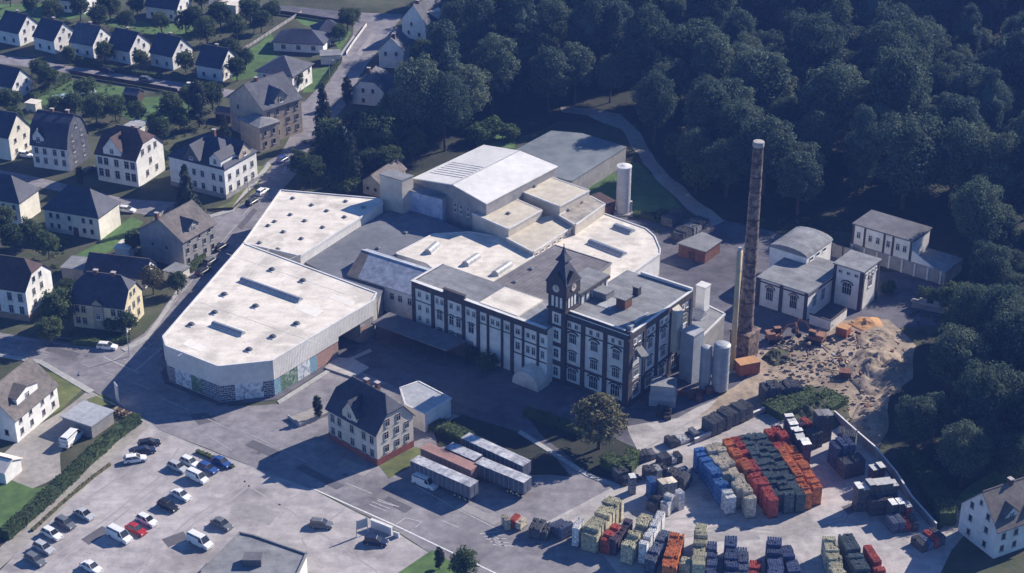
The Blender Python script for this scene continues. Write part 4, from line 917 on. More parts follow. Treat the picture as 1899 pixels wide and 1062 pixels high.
# terrace building with long white facade
tb2 = thing('terrace_building', 'long white building with dark timber frame strips on a stone terrace below the forest', 'building', tuple(P(1577, 474)), R(-38.5))
tl = 15.5
MB().box(0, tl, 0, 9, 3.4, 8.4).build('wall', 'plaster_white', tb2); MB().box(-.3, tl + .3, -.3, 9.5, 8.4, 8.7).build('roof', 'felt_dark', tb2)
MB().box(-.3, tl + 9, -.25, 9, 0, 3.4).build('terrace', 'plaster_grey', tb2)
for x in (.2, 3.2, 8.3, 10.6, 15.2): pil(tb2, x, 0, 'F', .5, 3.4, 8.3, .15, 'timber')
for x in (1.6, 4.7, 6.7, 9.4, 11.9, 13.7): window(tb2, x, 0, 6.0, 'F', 1.0, 1.7, split=True)
mb = MB(); mb.add([(tl + .1, -.05, 3.4), (tl + 6, -.05, 3.4), (tl + .1, -.05, 6.2), (tl + .1, .3, 3.4), (tl + 6, .3, 3.4), (tl + .1, .3, 6.2)], [(0, 1, 2), (3, 5, 4), (1, 4, 5, 2), (0, 2, 5, 3)]); mb.build('gable_wall', 'plaster_white', tb2)
for i in range(8):
    mb = MB(); x = .2 + i * 3.3; mb.box(x, x + .4, -.45, -.24, 0, 3.3); mb.build('pier', 'plaster', tb2)
yw = thing('yard_wall', 'dark panelled wall running between boiler house and terrace building', 'wall', tuple(P(1498, 462)), R(-36))
for i in range(4): MB().box(i * 3.0 + .3, i * 3.0 + 3.0, 0, .25, 0, 3.3).build('panel', 'plaster_grey', yw); MB().box(i * 3.0, i * 3.0 + .3, -.1, .35, 0, 3.5).build('post', 'brick_dark', yw)
rw = thing('ruined_wall', 'broken overgrown stone wall at the forest edge', 'wall', tuple(P(1690, 570)), R(-25))
for i in range(7):
    MB().box(i * 1.6, i * 1.6 + 1.58, 0, .5, 0, 2.2 + .7 * math.sin(i * 2.3)).build('stone_panel', 'plaster_grey', rw)
MB().box(-.2, 11.4, -.2, .6, 1.5, 1.7).build('coping', 'concrete', rw)
# ------------------------------------------------------------------ houses
def house(label, FL, C, B=None, D=None, eave=6, ridge=10, roof='gable', axis='x', wall='plaster_white', tile='slate', front=(), right=(), chim=(), cross=None, dormers=(),
          plinth=None, name='house', z0=0.0, oh=.45, rwall=None, doorf=None, W=None, tall_d=None):
    a, c = P(*FL), P(*C); ex = (c - a).normalized(); W = W or (c - a).length; ey = Vector((-ex.y, ex.x, 0))
    if D is None: D = max(4.0, (P(*B) - c).dot(ey))
    a = c - ex * W
    h = thing(name, label, 'house' if name == 'house' else name.replace('_', ' '), (a.x, a.y, 0), math.atan2(ex.y, ex.x))
    if axis == 'x': Lr, Wd = W, D; q = lambda u, v, z: (u, v, z)
    else: Lr, Wd = D, W; q = lambda u, v, z: (W - v, u, z)
    hh = ridge - eave; sl = hh / (Wd / 2); th = .18
    wb = MB(); rb = MB()
    def face(*p): wb.add([q(*t) for t in p], [tuple(range(len(p)))])
    prof = [(0, eave), (Wd / 2, ridge), (Wd, eave)]; cut = 0; yb = zb = None
    if roof == 'mansard': prof = [(0, eave), (Wd * .07, eave + hh * .45), (Wd * .22, eave + hh * .78), (Wd / 2, ridge), (Wd * .78, eave + hh * .78), (Wd * .93, eave + hh * .45), (Wd, eave)]
    if roof == 'halfhip': zb = eave + hh * .55; yb = Wd / 2 * .55; cut = min(Lr * .25, Wd * .25); prof = [(0, eave), (yb, zb), (Wd - yb, zb), (Wd, eave)]
    if roof in ('hip', 'flat', 'pyramid'): prof = [(0, eave), (Wd, eave)]
    wb.box(0, W, 0, D, z0, eave - .001)
    e = .02
    gb = MB()
    if len(prof) > 2:
        for u in (e, Lr - e):
            pts = [q(u, v, z - .06) for v, z in prof]; wb.add(pts, [tuple(range(len(pts)))])
    # roof planes
    if roof in ('gable', 'mansard'):
        full = [(-oh, eave - (oh * sl if roof == 'gable' else .25))] + prof[1:-1] + [(Wd + oh, eave - (oh * sl if roof == 'gable' else .25))]
        for (v0, za), (v1, zc) in zip(full[:-1], full[1:]): rb.slab([q(-oh * .6, v0, za + th), q(Lr + oh * .6, v0, za + th), q(Lr + oh * .6, v1, zc + th), q(-oh * .6, v1, zc + th)], th)
    elif roof == 'halfhip':
        z1 = eave - oh * sl + th; ro = oh * .6
        for s in (0, 1):
            f = (lambda v: v) if s == 0 else (lambda v: Wd - v)
            rb.slab([q(-ro, f(-oh), z1), q(Lr + ro, f(-oh), z1), q(Lr + ro, f(yb), zb + th), q(Lr - cut, f(Wd / 2), ridge + th), q(cut, f(Wd / 2), ridge + th), q(-ro, f(yb), zb + th)], th)
        rb.slab([q(Lr + ro, yb, zb + th), q(Lr + ro, Wd - yb, zb + th), q(Lr - cut, Wd / 2, ridge + th)], th)
        rb.slab([q(-ro, Wd - yb, zb + th), q(-ro, yb, zb + th), q(cut, Wd / 2, ridge + th)], th)
    elif roof in ('hip', 'pyramid'):
        cut = Wd / 2 if roof == 'hip' else Lr / 2 - .1; z1 = eave - .15
        p = [(-oh, -oh), (Lr + oh, -oh), (Lr + oh, Wd + oh), (-oh, Wd + oh)]
        r0, r1 = (cut, Wd / 2), (Lr - cut, Wd / 2)
        Q = lambda t, z: q(t[0], t[1], z)
        rb.slab([Q(p[0], z1), Q(p[1], z1), Q(r1, ridge), Q(r0, ridge)], th); rb.slab([Q(p[1], z1), Q(p[2], z1), Q(r1, ridge)], th)
        rb.slab([Q(p[2], z1), Q(p[3], z1), Q(r0, ridge), Q(r1, ridge)], th); rb.slab([Q(p[3], z1), Q(p[0], z1), Q(r0, ridge)], th)
    elif roof == 'flat': rb.prism([(-.25, -.25), (W + .25, -.25), (W + .25, D + .25), (-.25, D + .25)], eave, eave + .25)
    wb.build('wall', wall, h); ro = rb.build('roof', tile, h)
    if roof in ('gable', 'mansard', 'halfhip'):
        mb = MB(); mb.bar(q(cut - .1, Wd / 2, ridge + th), q(Lr - cut + .1, Wd / 2, ridge + th), .14); link('ridge_tiles', mb.mesh('ridge_tiles', 'roof_brown'), ro)
    if rwall:
        pts = [q(Lr + .03, v, z - .05) for v, z in ([(0, z0)] + prof + [(Wd, z0)])] if axis == 'x' else None
        if pts: mb = MB(); mb.add(pts, [tuple(range(len(pts)))]); mb.build('gable_cladding', rwall, h)
    if plinth:
        mb = MB(); mb.box(-.08, W + .08, -.08, .02, 0, plinth[1]); mb.box(W - .02, W + .08, .021, D, 0, plinth[1]); mb.build('plinth', plinth[0], h)
    for z, xs, w_, h_ in front:
        for x in xs: window(h, x * W, 0, z, 'F', w_ * 1.15, h_ * 1.15, bars=w_ > .9, fr='window_frame')
    for z, ys, w_, h_ in right:
        for y in ys: window(h, W + (.03 if rwall else 0), y * D, z, 'R', w_ * 1.15, h_ * 1.15, bars=w_ > .9, fr='window_frame')
    if doorf is not None: door(h, doorf * W, 0, 'F')
    for (t, off, ht) in chim:
        u, v = t * Lr, Wd / 2 + off * Wd; zc = ridge - abs(off) * 2 * hh; x, y, _ = q(u, v, 0); mb = MB(); mb.box(-.45, .45, -.35, .35, zc - .8, ridge + ht); o = link('chimney', mb.mesh('chimney', 'brick_red'), ro, (x, y, 0))
        mb = MB(); mb.box(-.55, .55, -.45, .45, ridge + ht, ridge + ht + .12)
        link('chimney_cap', mb.mesh('chimney_cap', 'concrete'), h, (x, y, 0))
    # gabled bay: (kind, position fraction along front, width, wall base z, eave z, peak z, depth inset, wall material)
    for (face_, t, gw, zb_, ge, gp, ins, gm) in ([cross] if cross else []) + list(dormers):
        mb = MB(); dp = (D if face_ == 'F' else W) / 2
        k = (dp - ins)
        pent = [(-gw / 2, zb_), (gw / 2, zb_), (gw / 2, ge), (0, gp), (-gw / 2, ge)]
        vs = [(x, ins, z) for x, z in pent] + [(x, ins + k, z) for x, z in pent]
        mb.add(vs, [(0, 1, 2, 3, 4)] + [(i, 5 + i, 5 + (i + 1) % 5, (i + 1) % 5) for i in range(5)])
        loc, rz = ((t * W, 0, 0), 0) if face_ == 'F' else ((W, t * D, 0), math.pi / 2)
        dn = 'dormer' if ins > .2 else 'gable_bay'
        o = link(dn, mb.mesh(dn, gm), h, loc, rz)
        rr = MB(); ov = .3
        dx = gw / 2 + ov; dz = (gp - ge) / (gw / 2) * dx
        for s in (-1, 1): rr.slab([(0, ins - ov, gp + .16), (s * dx, ins - ov, gp - dz + .16), (s * dx, ins + k, gp - dz + .16), (0, ins + k, gp + .16)], .14)
        link('gable_roof', rr.mesh('gable_roof', tile), o, kind=None)
        if gp - zb_ > 1.6 and gw > 1.0: window(o, 0, ins, (zb_ + ge) / 2 + (.3 if gw > 2.5 else .1), 'F', min(1.2, gw * .45), min(1.5, (ge - zb_) * .75 + .2))
    return h
F4, F3, F2 = (.13, .36, .64, .87), (.2, .5, .8), (.28, .72)
W1 = (.95, 1.45); W0 = (.8, 1.1)
# the large houses between the road and the side street
house('three storey house with dark slate mansard roof and slate hung gable', (63.6, 309), (129.7, 318), D=10.5, eave=6.6, ridge=14.2, roof='mansard', front=((2.3, F4, *W1), (5.0, F4, *W1)), right=((2.4, (.3, .75), *W1), (5.2, (.3, .75), *W1), (8.4, F2, *W1), (11.2, (.5,), *W0)), rwall='slate_grey', cross=('F', .22, 3.2, 6.6, 9.2, 11.2, -.02, 'plaster_white'), chim=((.4, .0, 1.0), (.8, .05, .9)))
house('white house with reddish half hipped roof, timber gable and large dark windows', (183, 333.5), (258, 347.5), D=12.5, eave=7.9, ridge=13.6, roof='halfhip', tile='roof_red', front=((2.6, (.1, .25, .5, .75, .9), 1.2, 1.9), (5.9, (.1, .25, .5, .75, .9), 1.2, 1.7)), right=((2.5, (.35, .7), *W1), (5.4, (.5,), *W1), (8.8, (.25, .5, .72), *W1)), cross=('F', .42, 5.4, 7.9, 9.6, 12.8, -.05, 'plaster_white'), chim=((.65, 0, .8),))
house('large cream villa with many gabled slate roof beside the road', (318, 343), (420, 369), D=13.5, eave=8.6, ridge=13.4, roof='hip', wall='plaster_white', front=((2.2, (.3, .45, .6, .8, .93), *W1), (5.6, (.3, .45, .6, .8, .93), *W1)), right=((2.4, (.15, .4, .62, .85), *W1), (5.6, (.15, .4, .62, .85), *W1)), cross=('F', .42, 5.0, 8.6, 9.4, 13.0, -.05, 'slate_grey'), dormers=(('R', .65, 5.0, 8.6, 10.2, 12.8, -.04, 'plaster_beige'), ('F', .85, 3.6, 8.6, 10.6, 12.2, -.03, 'plaster_white')), plinth=('plaster_grey', 1.2), chim=((.5, .1, 1.2),))
house('cream house with dark hipped roof and lit plain end wall', (86.5, 427.5), (187, 445), D=9.3, eave=6.3, ridge=11.2, roof='hip', wall='plaster_cream', front=((1.9, (.12, .25, .46, .72, .86), *W0), (4.6, (.12, .25, .46, .72, .86), *W0)), chim=(), doorf=.56)
house('cream house with hipped roof cut by the left edge of the picture', (-40, 404), (41, 417), D=8.5, eave=6.3, ridge=11.2, roof='hip', wall='plaster_cream', front=((1.9, F4, *W0), (4.6, F4, *W0)))
house('grey brown gabled house with shed dormer beside the road', (263, 476), (343, 500), D=12, eave=7.4, ridge=11.6, roof='gable', axis='y', wall='plaster_grey', tile='roof_brown', front=((4.5, (.3, .62), .7, .9),), right=((1.8, F4, .9, 1.3), (4.4, F4, .9, 1.3), (6.4, F3, .8, .9)), dormers=(('R', .45, 3.4, 7.4, 9.3, 10.6, .9, 'plaster_grey'),), chim=((.1, .12, .8),))
house('yellow gabled house with dark slate roof at the crossing', (138, 605), (236, 617), D=9.0, eave=6.4, ridge=11.6, roof='halfhip', wall='plaster_yellow', front=((1.8, (.1, .22, .78, .9), *W1), (4.7, (.1, .22, .5, .78, .9), *W1)), right=((2.0, (.3, .72), *W1), (4.8, (.25, .5, .78), *W1), (7.8, (.4, .6), .7, 1.1)), cross=('F', .5, 2.4, 0.2, 6.6, 7.6, -.35, 'plaster_beige'), chim=((.35, 0, .8), (.68, 0, .7)), oh=.4)
house('white house with dark roof and brown stone base at the left edge', (-30, 583), (55, 596), D=11, eave=7.8, ridge=12.6, roof='halfhip', tile='roof_red', wall='plaster_white', front=((2.6, F4, 1.0, 1.7), (5.8, F4, 1.0, 1.7)), right=((3.2, (.3, .7), *W1), (6.0, (.3, .6), *W1), (8.8, (.35, .6), .9, 1.2)), plinth=('brown_stone', 1.6))
house('low outbuilding with dark pitched roof behind the yellow house', (160, 522), (270, 535), D=7, eave=2.8, ridge=5.8, roof='gable', wall='plaster', front=((1.5, F3, .9, 1.0),), name='outbuilding')
house('flat grey garage row behind the yellow house', (116, 515), (160, 520), D=6, eave=2.6, ridge=2.6, roof='flat', tile='felt', wall='plaster_grey', name='garage')
house('small white flat roofed garage beside the gabled grey house', (214, 478), (240, 481), D=4.5, eave=2.5, ridge=2.5, roof='flat', tile='white_roof', wall='plaster_white', name='garage')
house('pale flat garage beside the road behind the bare tree', (305, 520), (330, 527), D=4.5, eave=2.5, ridge=2.5, roof='flat', tile='felt', wall='plaster_cream', name='garage')
house('weathered beige apartment house with steep roof beside the road', (430, 240), (492, 268), D=13.2, eave=10.2, ridge=15.6, roof='gable', axis='y', wall='plaster_beige', tile='slate_grey', right=((2.2, F4, *W1), (5.2, F4, *W1), (8.3, F4, *W1)), front=((4.5, (.25,), .8, 1.2), (8.0, (.25,), .8, 1.2)), dormers=(('R', .5, 4.2, 10.2, 12.0, 14.2, .4, 'plaster_beige'),), chim=((.3, 0, 1.0),))
house('lower front wing of the weathered beige apartment house', (452, 268), (484, 283), D=6.5, eave=7.6, ridge=8.6, roof='hip', tile='felt', wall='plaster_beige', right=((2.2, F2, .8, 1.3), (5.2, F2, .8, 1.3)), W=9.0)
house('white two storey house with grey hipped pyramid roof', (480, 166), (543.7, 176.7), D=11.5, eave=6.2, ridge=9.8, roof='pyramid', tile='slate_grey', front=((1.7, F3, *W0), (4.5, F3, *W0)), right=((1.9, (.25, .7), *W0), (4.5, (.15, .5, .85), *W0)), oh=.7)
house('white bungalow with long dark hipped roof', (508, 94), (600, 99), D=10, eave=3.2, ridge=6.0, roof='hip', front=((1.6, F3, 1.2, 1.2),), oh=.6)
house('projecting wing of the white bungalow with dark hipped roof', (600, 78), (640, 74), D=8, eave=3.2, ridge=6.0, roof='hip', front=((1.6, F2, 1.0, 1.2),), oh=.6, W=9)
house('garden pavilion with flat roof beside the white pyramid roofed house', (592, 120), (632, 118), D=5, eave=2.7, ridge=2.7, roof='flat', tile='felt', wall='plaster', name='pavilion', W=6)
# the row of gabled houses along the residential street
rowp = dict(roof='gable', axis='x', eave=4.6, ridge=9.0, D=9.4, W=8.8)
rw_front = ((1.7, F2, *W0),); rw_right = ((1.6, F2, *W0), (4.3, F2, *W0), (6.6, (.5,), .7, .9))
rows = [('farthest left house in the gabled row, cut by the left edge', (0, 78), (38, 86)), ('second house from the left in the gabled row with dark roof', (62, 90), (103, 100)),
        ('third house from the left in the gabled row with paler slate roof', (138, 102), (175, 109)), ('fourth house from the left in the gabled row with shadowed dark roof', (206, 112), (243, 120)),
        ('fifth house from the left in the gabled row', (277, 120), (322, 130)), ('rightmost house of the gabled row near the lane end', (360, 143), (412, 152))]
for i, (lb, a, c) in enumerate(rows):
    house(lb, a, c, front=rw_front, right=rw_right, tile='slate' if i != 2 else 'slate_grey', chim=((.5, .05, .7),), **rowp)
house('gabled white house at the top left behind the row', (272, 33), (330, 41), D=9, W=12, eave=4.6, ridge=9.4, roof='gable', front=((1.7, F3, *W0),), right=((1.7, F2, *W0), (4.3, F2, *W0)), chim=((.4, 0, .7),))
house('house with dark roof at the upper left corner', (85, 18), (155, 26), D=9, W=13, eave=4.6, ridge=9.4, roof='gable', front=((1.7, F3, *W0),), right=((1.7, F2, *W0), (4.3, F2, *W0)))
house('white shed with pale roof at the top beside the bungalow garden', (402, 22), (438, 26), D=6, W=7, eave=2.8, ridge=2.8, roof='flat', tile='white_roof', wall='plaster', name='shed')
house('small gabled house at the left below the residential street', (-12, 178), (26, 186), D=8.5, W=9, eave=4.2, ridge=8.4, roof='gable', front=((1.7, F2, *W0),), right=((1.7, F2, *W0), (4.2, F2, *W0)))
house('cream gabled house at the left edge beside the brick path', (-45, 285), (22, 298), D=9, W=10, eave=7, ridge=12, roof='gable', axis='x', wall='plaster_cream', right=((2, F2, *W0), (5, F2, *W0), (8, (.5,), *W0)))
house('white garden hut with flat pale roof by the pool', (45, 205), (67, 208), D=3, W=3.2, eave=2.4, ridge=2.4, roof='flat', tile='white_roof', wall='plaster_cream', name='garden_hut')
house('dark timber garden shed with grey roof beside the lane', (228, 186), (256, 190), D=3.6, W=4.6, eave=2.3, ridge=3.4, roof='gable', tile='slate_grey', wall='timber', name='garden_shed')
house('pale flat roofed shed behind the half timbered house', (228, 248), (258, 254), D=5, W=4.6, eave=2.6, ridge=2.6, roof='flat', tile='metal', wall='plaster_white', name='shed')
house('brown roofed garden hut beside the weathered apartment house', (395, 222), (428, 228), D=4, W=5, eave=2.4, ridge=3.6, roof='gable', tile='roof_brown', wall='timber', name='garden_hut')
# houses at the top middle under the forest
house('tall white gabled house at the top beside the forest', (740, 66), (790, 78), D=12, W=9.5, eave=6.2, ridge=11.5, roof='gable', axis='y', tile='slate_grey', front=((2, F2, *W0), (5, (.4,), *W0)), dormers=(), chim=((.2, 0, .8),))
house('white flat roofed annex tower of the top gabled house', (795, 70), (818, 68), D=8, W=4.6, eave=8.4, ridge=8.4, roof='flat', tile='white_roof', wall='plaster_white')
house('narrow white gabled house on the bend of the upper road', (708, 125), (748, 127), D=10, W=7.5, eave=6.0, ridge=9.8, roof='gable', axis='y', tile='slate_grey', front=((4.6, F2, *W0),), chim=((.15, -.1, .8),))
house('white half hipped house with three small windows among the trees', (655, 192), (712, 198), D=10, W=9.6, eave=4.8, ridge=9.2, roof='halfhip', axis='y', tile='slate_grey', front=((1.4, (.35,), *W0), (4.5, (.35, .66), *W0)), chim=((.4, .1, .8),))
house('low shed with faded red roof at the forest edge', (815, 78), (850, 80), D=8, W=8, eave=2.8, ridge=3.6, roof='gable', tile='plinth_red', wall='plaster', name='shed')
house('small flat pale roofed hut hidden among the conifers', (630, 262), (660, 264), D=4, W=5, eave=2.6, ridge=2.6, roof='flat', tile='metal', wall='plaster', name='hut')
house('old brown shed with rusty pitched roof left of the stair block', (673, 358), (706, 366), D=12, W=5.4, eave=3.6, ridge=5.6, roof='gable', axis='y', tile='roof_brown', wall='plaster_beige', front=((1.8, F2, .8, .9),), name='shed')
# near houses
house('beige house with red brick base, dark roof and gabled dormer in the yard', (610.5, 813), (700.6, 864), D=9.6, eave=7.4, ridge=13.0, roof='halfhip', wall='plaster_pale', front=((2.4, (.1, .24, .5, .74, .9), *W1), (5.4, (.1, .24, .5, .74, .9), *W1)), right=((3.0, (.26, .55, .82), *W1), (5.9, (.26, .55, .82), *W1), (8.6, (.3, .6), *W1)), plinth=('plinth_red', 1.5), cross=('F', .47, 4.2, 7.2, 8.8, 11.6, -.1, 'plaster_pale'), dormers=(), chim=((.42, .05, .9), (.6, .1, 1.0)))
an2, ap2 = pblock('flat_annex', 'white annex with flat grey roof behind the beige house', [(742, 719), (776, 707), (836, 738), (788, 768), (752, 750)], 4.3, 0, 'plaster', 'metal', par=.12)
house('white house with pitched grey roof and long dormer at the left edge', (-60, 800), (33, 821), D=14.5, W=11, eave=5.4, ridge=10.4, roof='gable', axis='y', tile='roof_brown', wall='plaster_white', right=((1.8, F4, .8, 1.2), (4.2, F4, .8, 1.0)), front=((2, F3, *W0),), dormers=(('R', .45, 7.0, 5.6, 8.2, 9.2, 1.2, 'plaster_white'),))
house('low garage with two flat grey roofs beside the hedge', (142, 803), (172, 813), D=6.5, W=7.5, eave=2.8, ridge=2.8, roof='flat', tile='metal', wall='plaster_grey', name='garage')
house('corner of a white shed at the left edge above the lawn', (-40, 885), (12, 898), D=5, W=7, eave=2.8, ridge=4.0, roof='gable', tile='white_roof', wall='plaster_white', name='shed')
sh2, _ = pblock('flat_shed', 'flat grey felt roofed building cut by the bottom edge beside the parking lot', [(372, 1062), (445, 989), (470, 994), (568, 1028), (540, 1090), (420, 1100)], 3.8, 0, 'plaster_cream', 'felt', par=.3, cop='felt')
MB().box(-1.6, 1.6, -1.2, 1.2, 3.6, 5.2).build('roof_box', 'felt_dark', sh2)
house('white gabled house with dormers and dark roof at the lower right corner', (1783, 990), (1842, 1036), D=12.5, W=9.5, eave=6.2, ridge=11.4, roof='gable', axis='y', tile='roof_brown', wall='plaster_white', front=((1.6, F2, *W0), (4.6, F2, *W0), (7.4, F2, *W0), (9.2, (.5,), .6, .8)), right=((1.8, F4, *W0), (4.4, F4, *W0)), dormers=(('R', .3, 3.0, 6.4, 8.0, 9.4, .9, 'plaster_white'), ('R', .75, 3.0, 6.4, 8.0, 9.4, .9, 'plaster_white')), chim=((.5, 0, .9),))
# swimming pool of a garden
pl = thing('swimming_pool', 'small turquoise garden pool with pale rim in a back garden', 'pool', tuple(P(100, 185)), R(28))
MB().box(0, 13, 0, 3.6, 0, .12).build('rim', 'concrete', pl); MB().box(.4, 12.6, .4, 3.2, .121, .14).build('water', 'pool', pl)
# ------------------------------------------------------------------ crates, trailers, machines, signs
CRM = {}
def crate_mesh(colr, wd, h, var, lid=None):
    """one pallet load: layers of crates with gaps, open crate tops, on a pallet"""
    k = (colr, round(wd, 1), round(h, 1), var, lid)
    if k in CRM: return CRM[k]
    r = random.Random(hash((colr, var)) if False else (len(colr) * 31 + var * 7 + int(h * 10))); mb = MB(); ln = 1.15; z = .14
    mb.box(-ln / 2, ln / 2, -wd / 2, wd / 2, .0, .13, 1)
    nx, ny = 3, max(2, int(round(wd / .42))); lh = .36; nl = int((h - .14) / lh)
    for l in range(nl):
        j = r.uniform(-.03, .03); t = r.uniform(-.02, .02)
        if l < nl - 1:
            for a in range(nx):
                for b in range(ny):
                    if 0 < a < nx - 1 and 0 < b < ny - 1: continue
                    x0 = -ln / 2 + a * ln / nx + .02 + j; y0 = -wd / 2 + b * wd / ny + .02 + t; mb.box(x0, x0 + ln / nx - .035, y0, y0 + wd / ny - .035, z, z + lh - .04)
        else:
            for a in range(nx):
                for b in range(ny):
                    if r.random() < .06: continue
                    x0 = -ln / 2 + a * ln / nx + .03; y0 = -wd / 2 + b * wd / ny + .03; x1 = x0 + ln / nx - .06; y1 = y0 + wd / ny - .06; zt = z + lh + r.uniform(-.05, .05)
                    mb.box(x0, x1, y0, y1, z, zt - .1)
                    for (p, q_, s, t_) in ((x0, x1, y0, y0 + .05), (x0, x1, y1 - .05, y1), (x0, x0 + .05, y0 + .05, y1 - .05), (x1 - .05, x1, y0 + .05, y1 - .05)): mb.box(p, q_, s, t_, zt - .1, zt)
        z += lh
    if lid: mb.box(-ln / 2 - .02, ln / 2 + .02, -wd / 2 - .03, wd / 2 + .03, z + .02, z + .09, 2)
    CRM[k] = mb.mesh('pallet_load', ['crate_' + colr, 'timber'] + (['crate_' + lid] if lid else [])); return CRM[k]
def crate_row(label, back, front, wd, h, colr, name='crate_row', zvar=.0, gap=(), cols=None, group='beverage crate stacks in the yard', z=0, lid=None):
    """back/front: where the far and near ends of the stack top stand, at height h"""
    a, b = P(*back, h), P(*front, h); d = b - a; n = max(1, int(round(d.length / 1.22))); rz = math.atan2(d.y, d.x); st = d.length / n
    t = thing(name, label, 'crate stack', (a.x, a.y, 0), rz, group); rr = random.Random(len(label))
    for i in range(n):
        if i in gap: continue
        cc = cols[min(len(cols) - 1, i * len(cols) // n)] if cols else colr
        hh = h - (rr.choice((0, 0, .36, .36, .72)) if zvar else rr.choice((0, 0, 0, .36, .36, .72)))
        o = link('pallet_load', crate_mesh(cc, wd, hh, rr.randrange(3), lid), t, ((i + .5) * st, rr.uniform(-.16, .16), z), rr.uniform(-.06, .06))
    return t
def z5(x, y): return (1140 + x / 3.54, 700 + y / 3.54)
BG = 'rows of the big coloured crate block'
H5 = 4.6
crate_row('bright blue row at the left end of the big crate block', z5(548, 452), z5(770, 765), 1.9, H5, 'blue', group=BG, cols=['blue'] * 4 + ['white'])
crate_row('broken cream row beside the blue row of the crate block', z5(613, 432), z5(830, 720), 1.7, H5, 'cream', group=BG, gap=(8, 9, 10))
crate_row('longer cream row in the crate block between cream and orange rows', z5(670, 408), z5(905, 790), 1.8, H5, 'cream', group=BG)
crate_row('orange row of the crate block next to the cream rows', z5(730, 392), z5(965, 690), 1.8, H5, 'orange', group=BG, cols=['orange', 'orange', 'orange', 'red'])
crate_row('dark red row in the middle of the crate block', z5(788, 380), z5(1045, 790), 1.8, H5, 'red', group=BG)
crate_row('teal grey row left of the wider teal rows in the crate block', z5(845, 368), z5(1085, 745), 1.9, H5, 'teal', group=BG)
crate_row('second teal grey row of the crate block with uneven top', z5(900, 355), z5(1155, 760), 1.9, H5, 'teal', group=BG, zvar=1)
crate_row('third teal grey row of the crate block beside the orange rows', z5(950, 345), z5(1225, 755), 1.8, H5, 'teal', group=BG)
crate_row('orange red row right of the teal rows in the crate block', z5(1005, 318), z5(1278, 735), 1.7, H5, 'orange', group=BG, cols=['red', 'orange', 'orange'], gap=(2, 3))
crate_row('rightmost orange red row of the big crate block', z5(1060, 300), z5(1340, 705), 1.8, H5, 'orange', group=BG, cols=['red', 'orange', 'orange', 'orange'], zvar=1)
crate_row('tall grey white stack row standing behind the orange rows', z5(1137, 235), z5(1265, 430), 1.7, 5.6, 'purple', group=BG, lid='white')
# dark pallet piles along the lane
crate_row('dark grey pallet pile along the concrete lane', (1312, 777), (1388, 742), 3.4, 3.4, 'dark', zvar=1, name='pallet_pile', group='dark pallet piles')
crate_row('dark grey pallet pile next to the green bank', (1414, 712), (1486, 702), 3.4, 3.6, 'dark', zvar=1, name='pallet_pile', group='dark pallet piles')
crate_row('white topped scrap pallet pile below the concrete lane', (1238, 812), (1292, 795), 2.6, 1.8, 'white', zvar=1, name='pallet_pile', group='dark pallet piles', cols=['dark', 'white', 'greycrate'])
crate_row('left dark crate pile beside the forest path', (1237, 402), (1262, 380), 3.2, 2.6, 'dark', zvar=1, name='pallet_pile', group='crate piles by the forest path')
crate_row('right grey crate pile beside the forest path', (1257, 428), (1305, 397), 3.4, 2.6, 'greycrate', zvar=1, name='pallet_pile', group='crate piles by the forest path', cols=['dark', 'greycrate', 'dark'])
# mixed group left of the block
G2 = 'mixed stacks left of the crate block'
crate_row('single stack with white top left of the blue and white stacks', (1168, 879), (1178, 878), 1.6, 4.2, 'greycrate', group=G2, lid='white')
crate_row('short blue crate stack beside the pale bag stacks', (1203, 888), (1222, 884), 2.2, 4.2, 'blue', group=G2, cols=['blue', 'bluegrey'])
crate_row('pale flat topped stack right of the short blue stack', (1225, 892), (1252, 884), 2.0, 4.4, 'greycrate', group=G2, lid='cream')
crate_row('white bagged stack nearest the yellow rows', (1231, 925), (1246, 912), 1.8, 3.6, 'white', group=G2)
crate_row('tall white bagged stack at the corner of the mixed stacks', (1256, 912), (1266, 908), 1.6, 3.8, 'white', group=G2)
crate_row('dark stack with leaning boards behind the white stacks', (1240, 868), (1276, 880), 2.2, 3.4, 'dark', group=G2, zvar=1)
crate_row('black low stack behind the short blue stack', (1195, 866), (1235, 858), 2.2, 2.6, 'dark', group=G2, zvar=1, cols=['dark', 'white', 'dark'])
crate_row('low grey scrap stack left of the concrete lane end', (1180, 835), (1215, 828), 2.4, 2.2, 'dark', group=G2, zvar=1, cols=['dark', 'greycrate'])
crate_row('low white and black stack between lane end and mixed stacks', (1222, 846), (1262, 836), 2.2, 2.0, 'white', group=G2, zvar=1, cols=['dark', 'white', 'dark'])
crate_row('blue grey stack beside the back of the blue row', (1262, 858), (1278, 872), 2.0, 3.0, 'bluegrey', group=G2, zvar=1)
crate_row('dark broken stack left of the single white topped stack', (1140, 872), (1162, 866), 2.4, 2.0, 'dark', group=G2, zvar=1)
crate_row('dark stack in the shade between mixed stacks and white row', (1205, 925), (1222, 915), 2.2, 2.8, 'dark', group=G2, zvar=1)
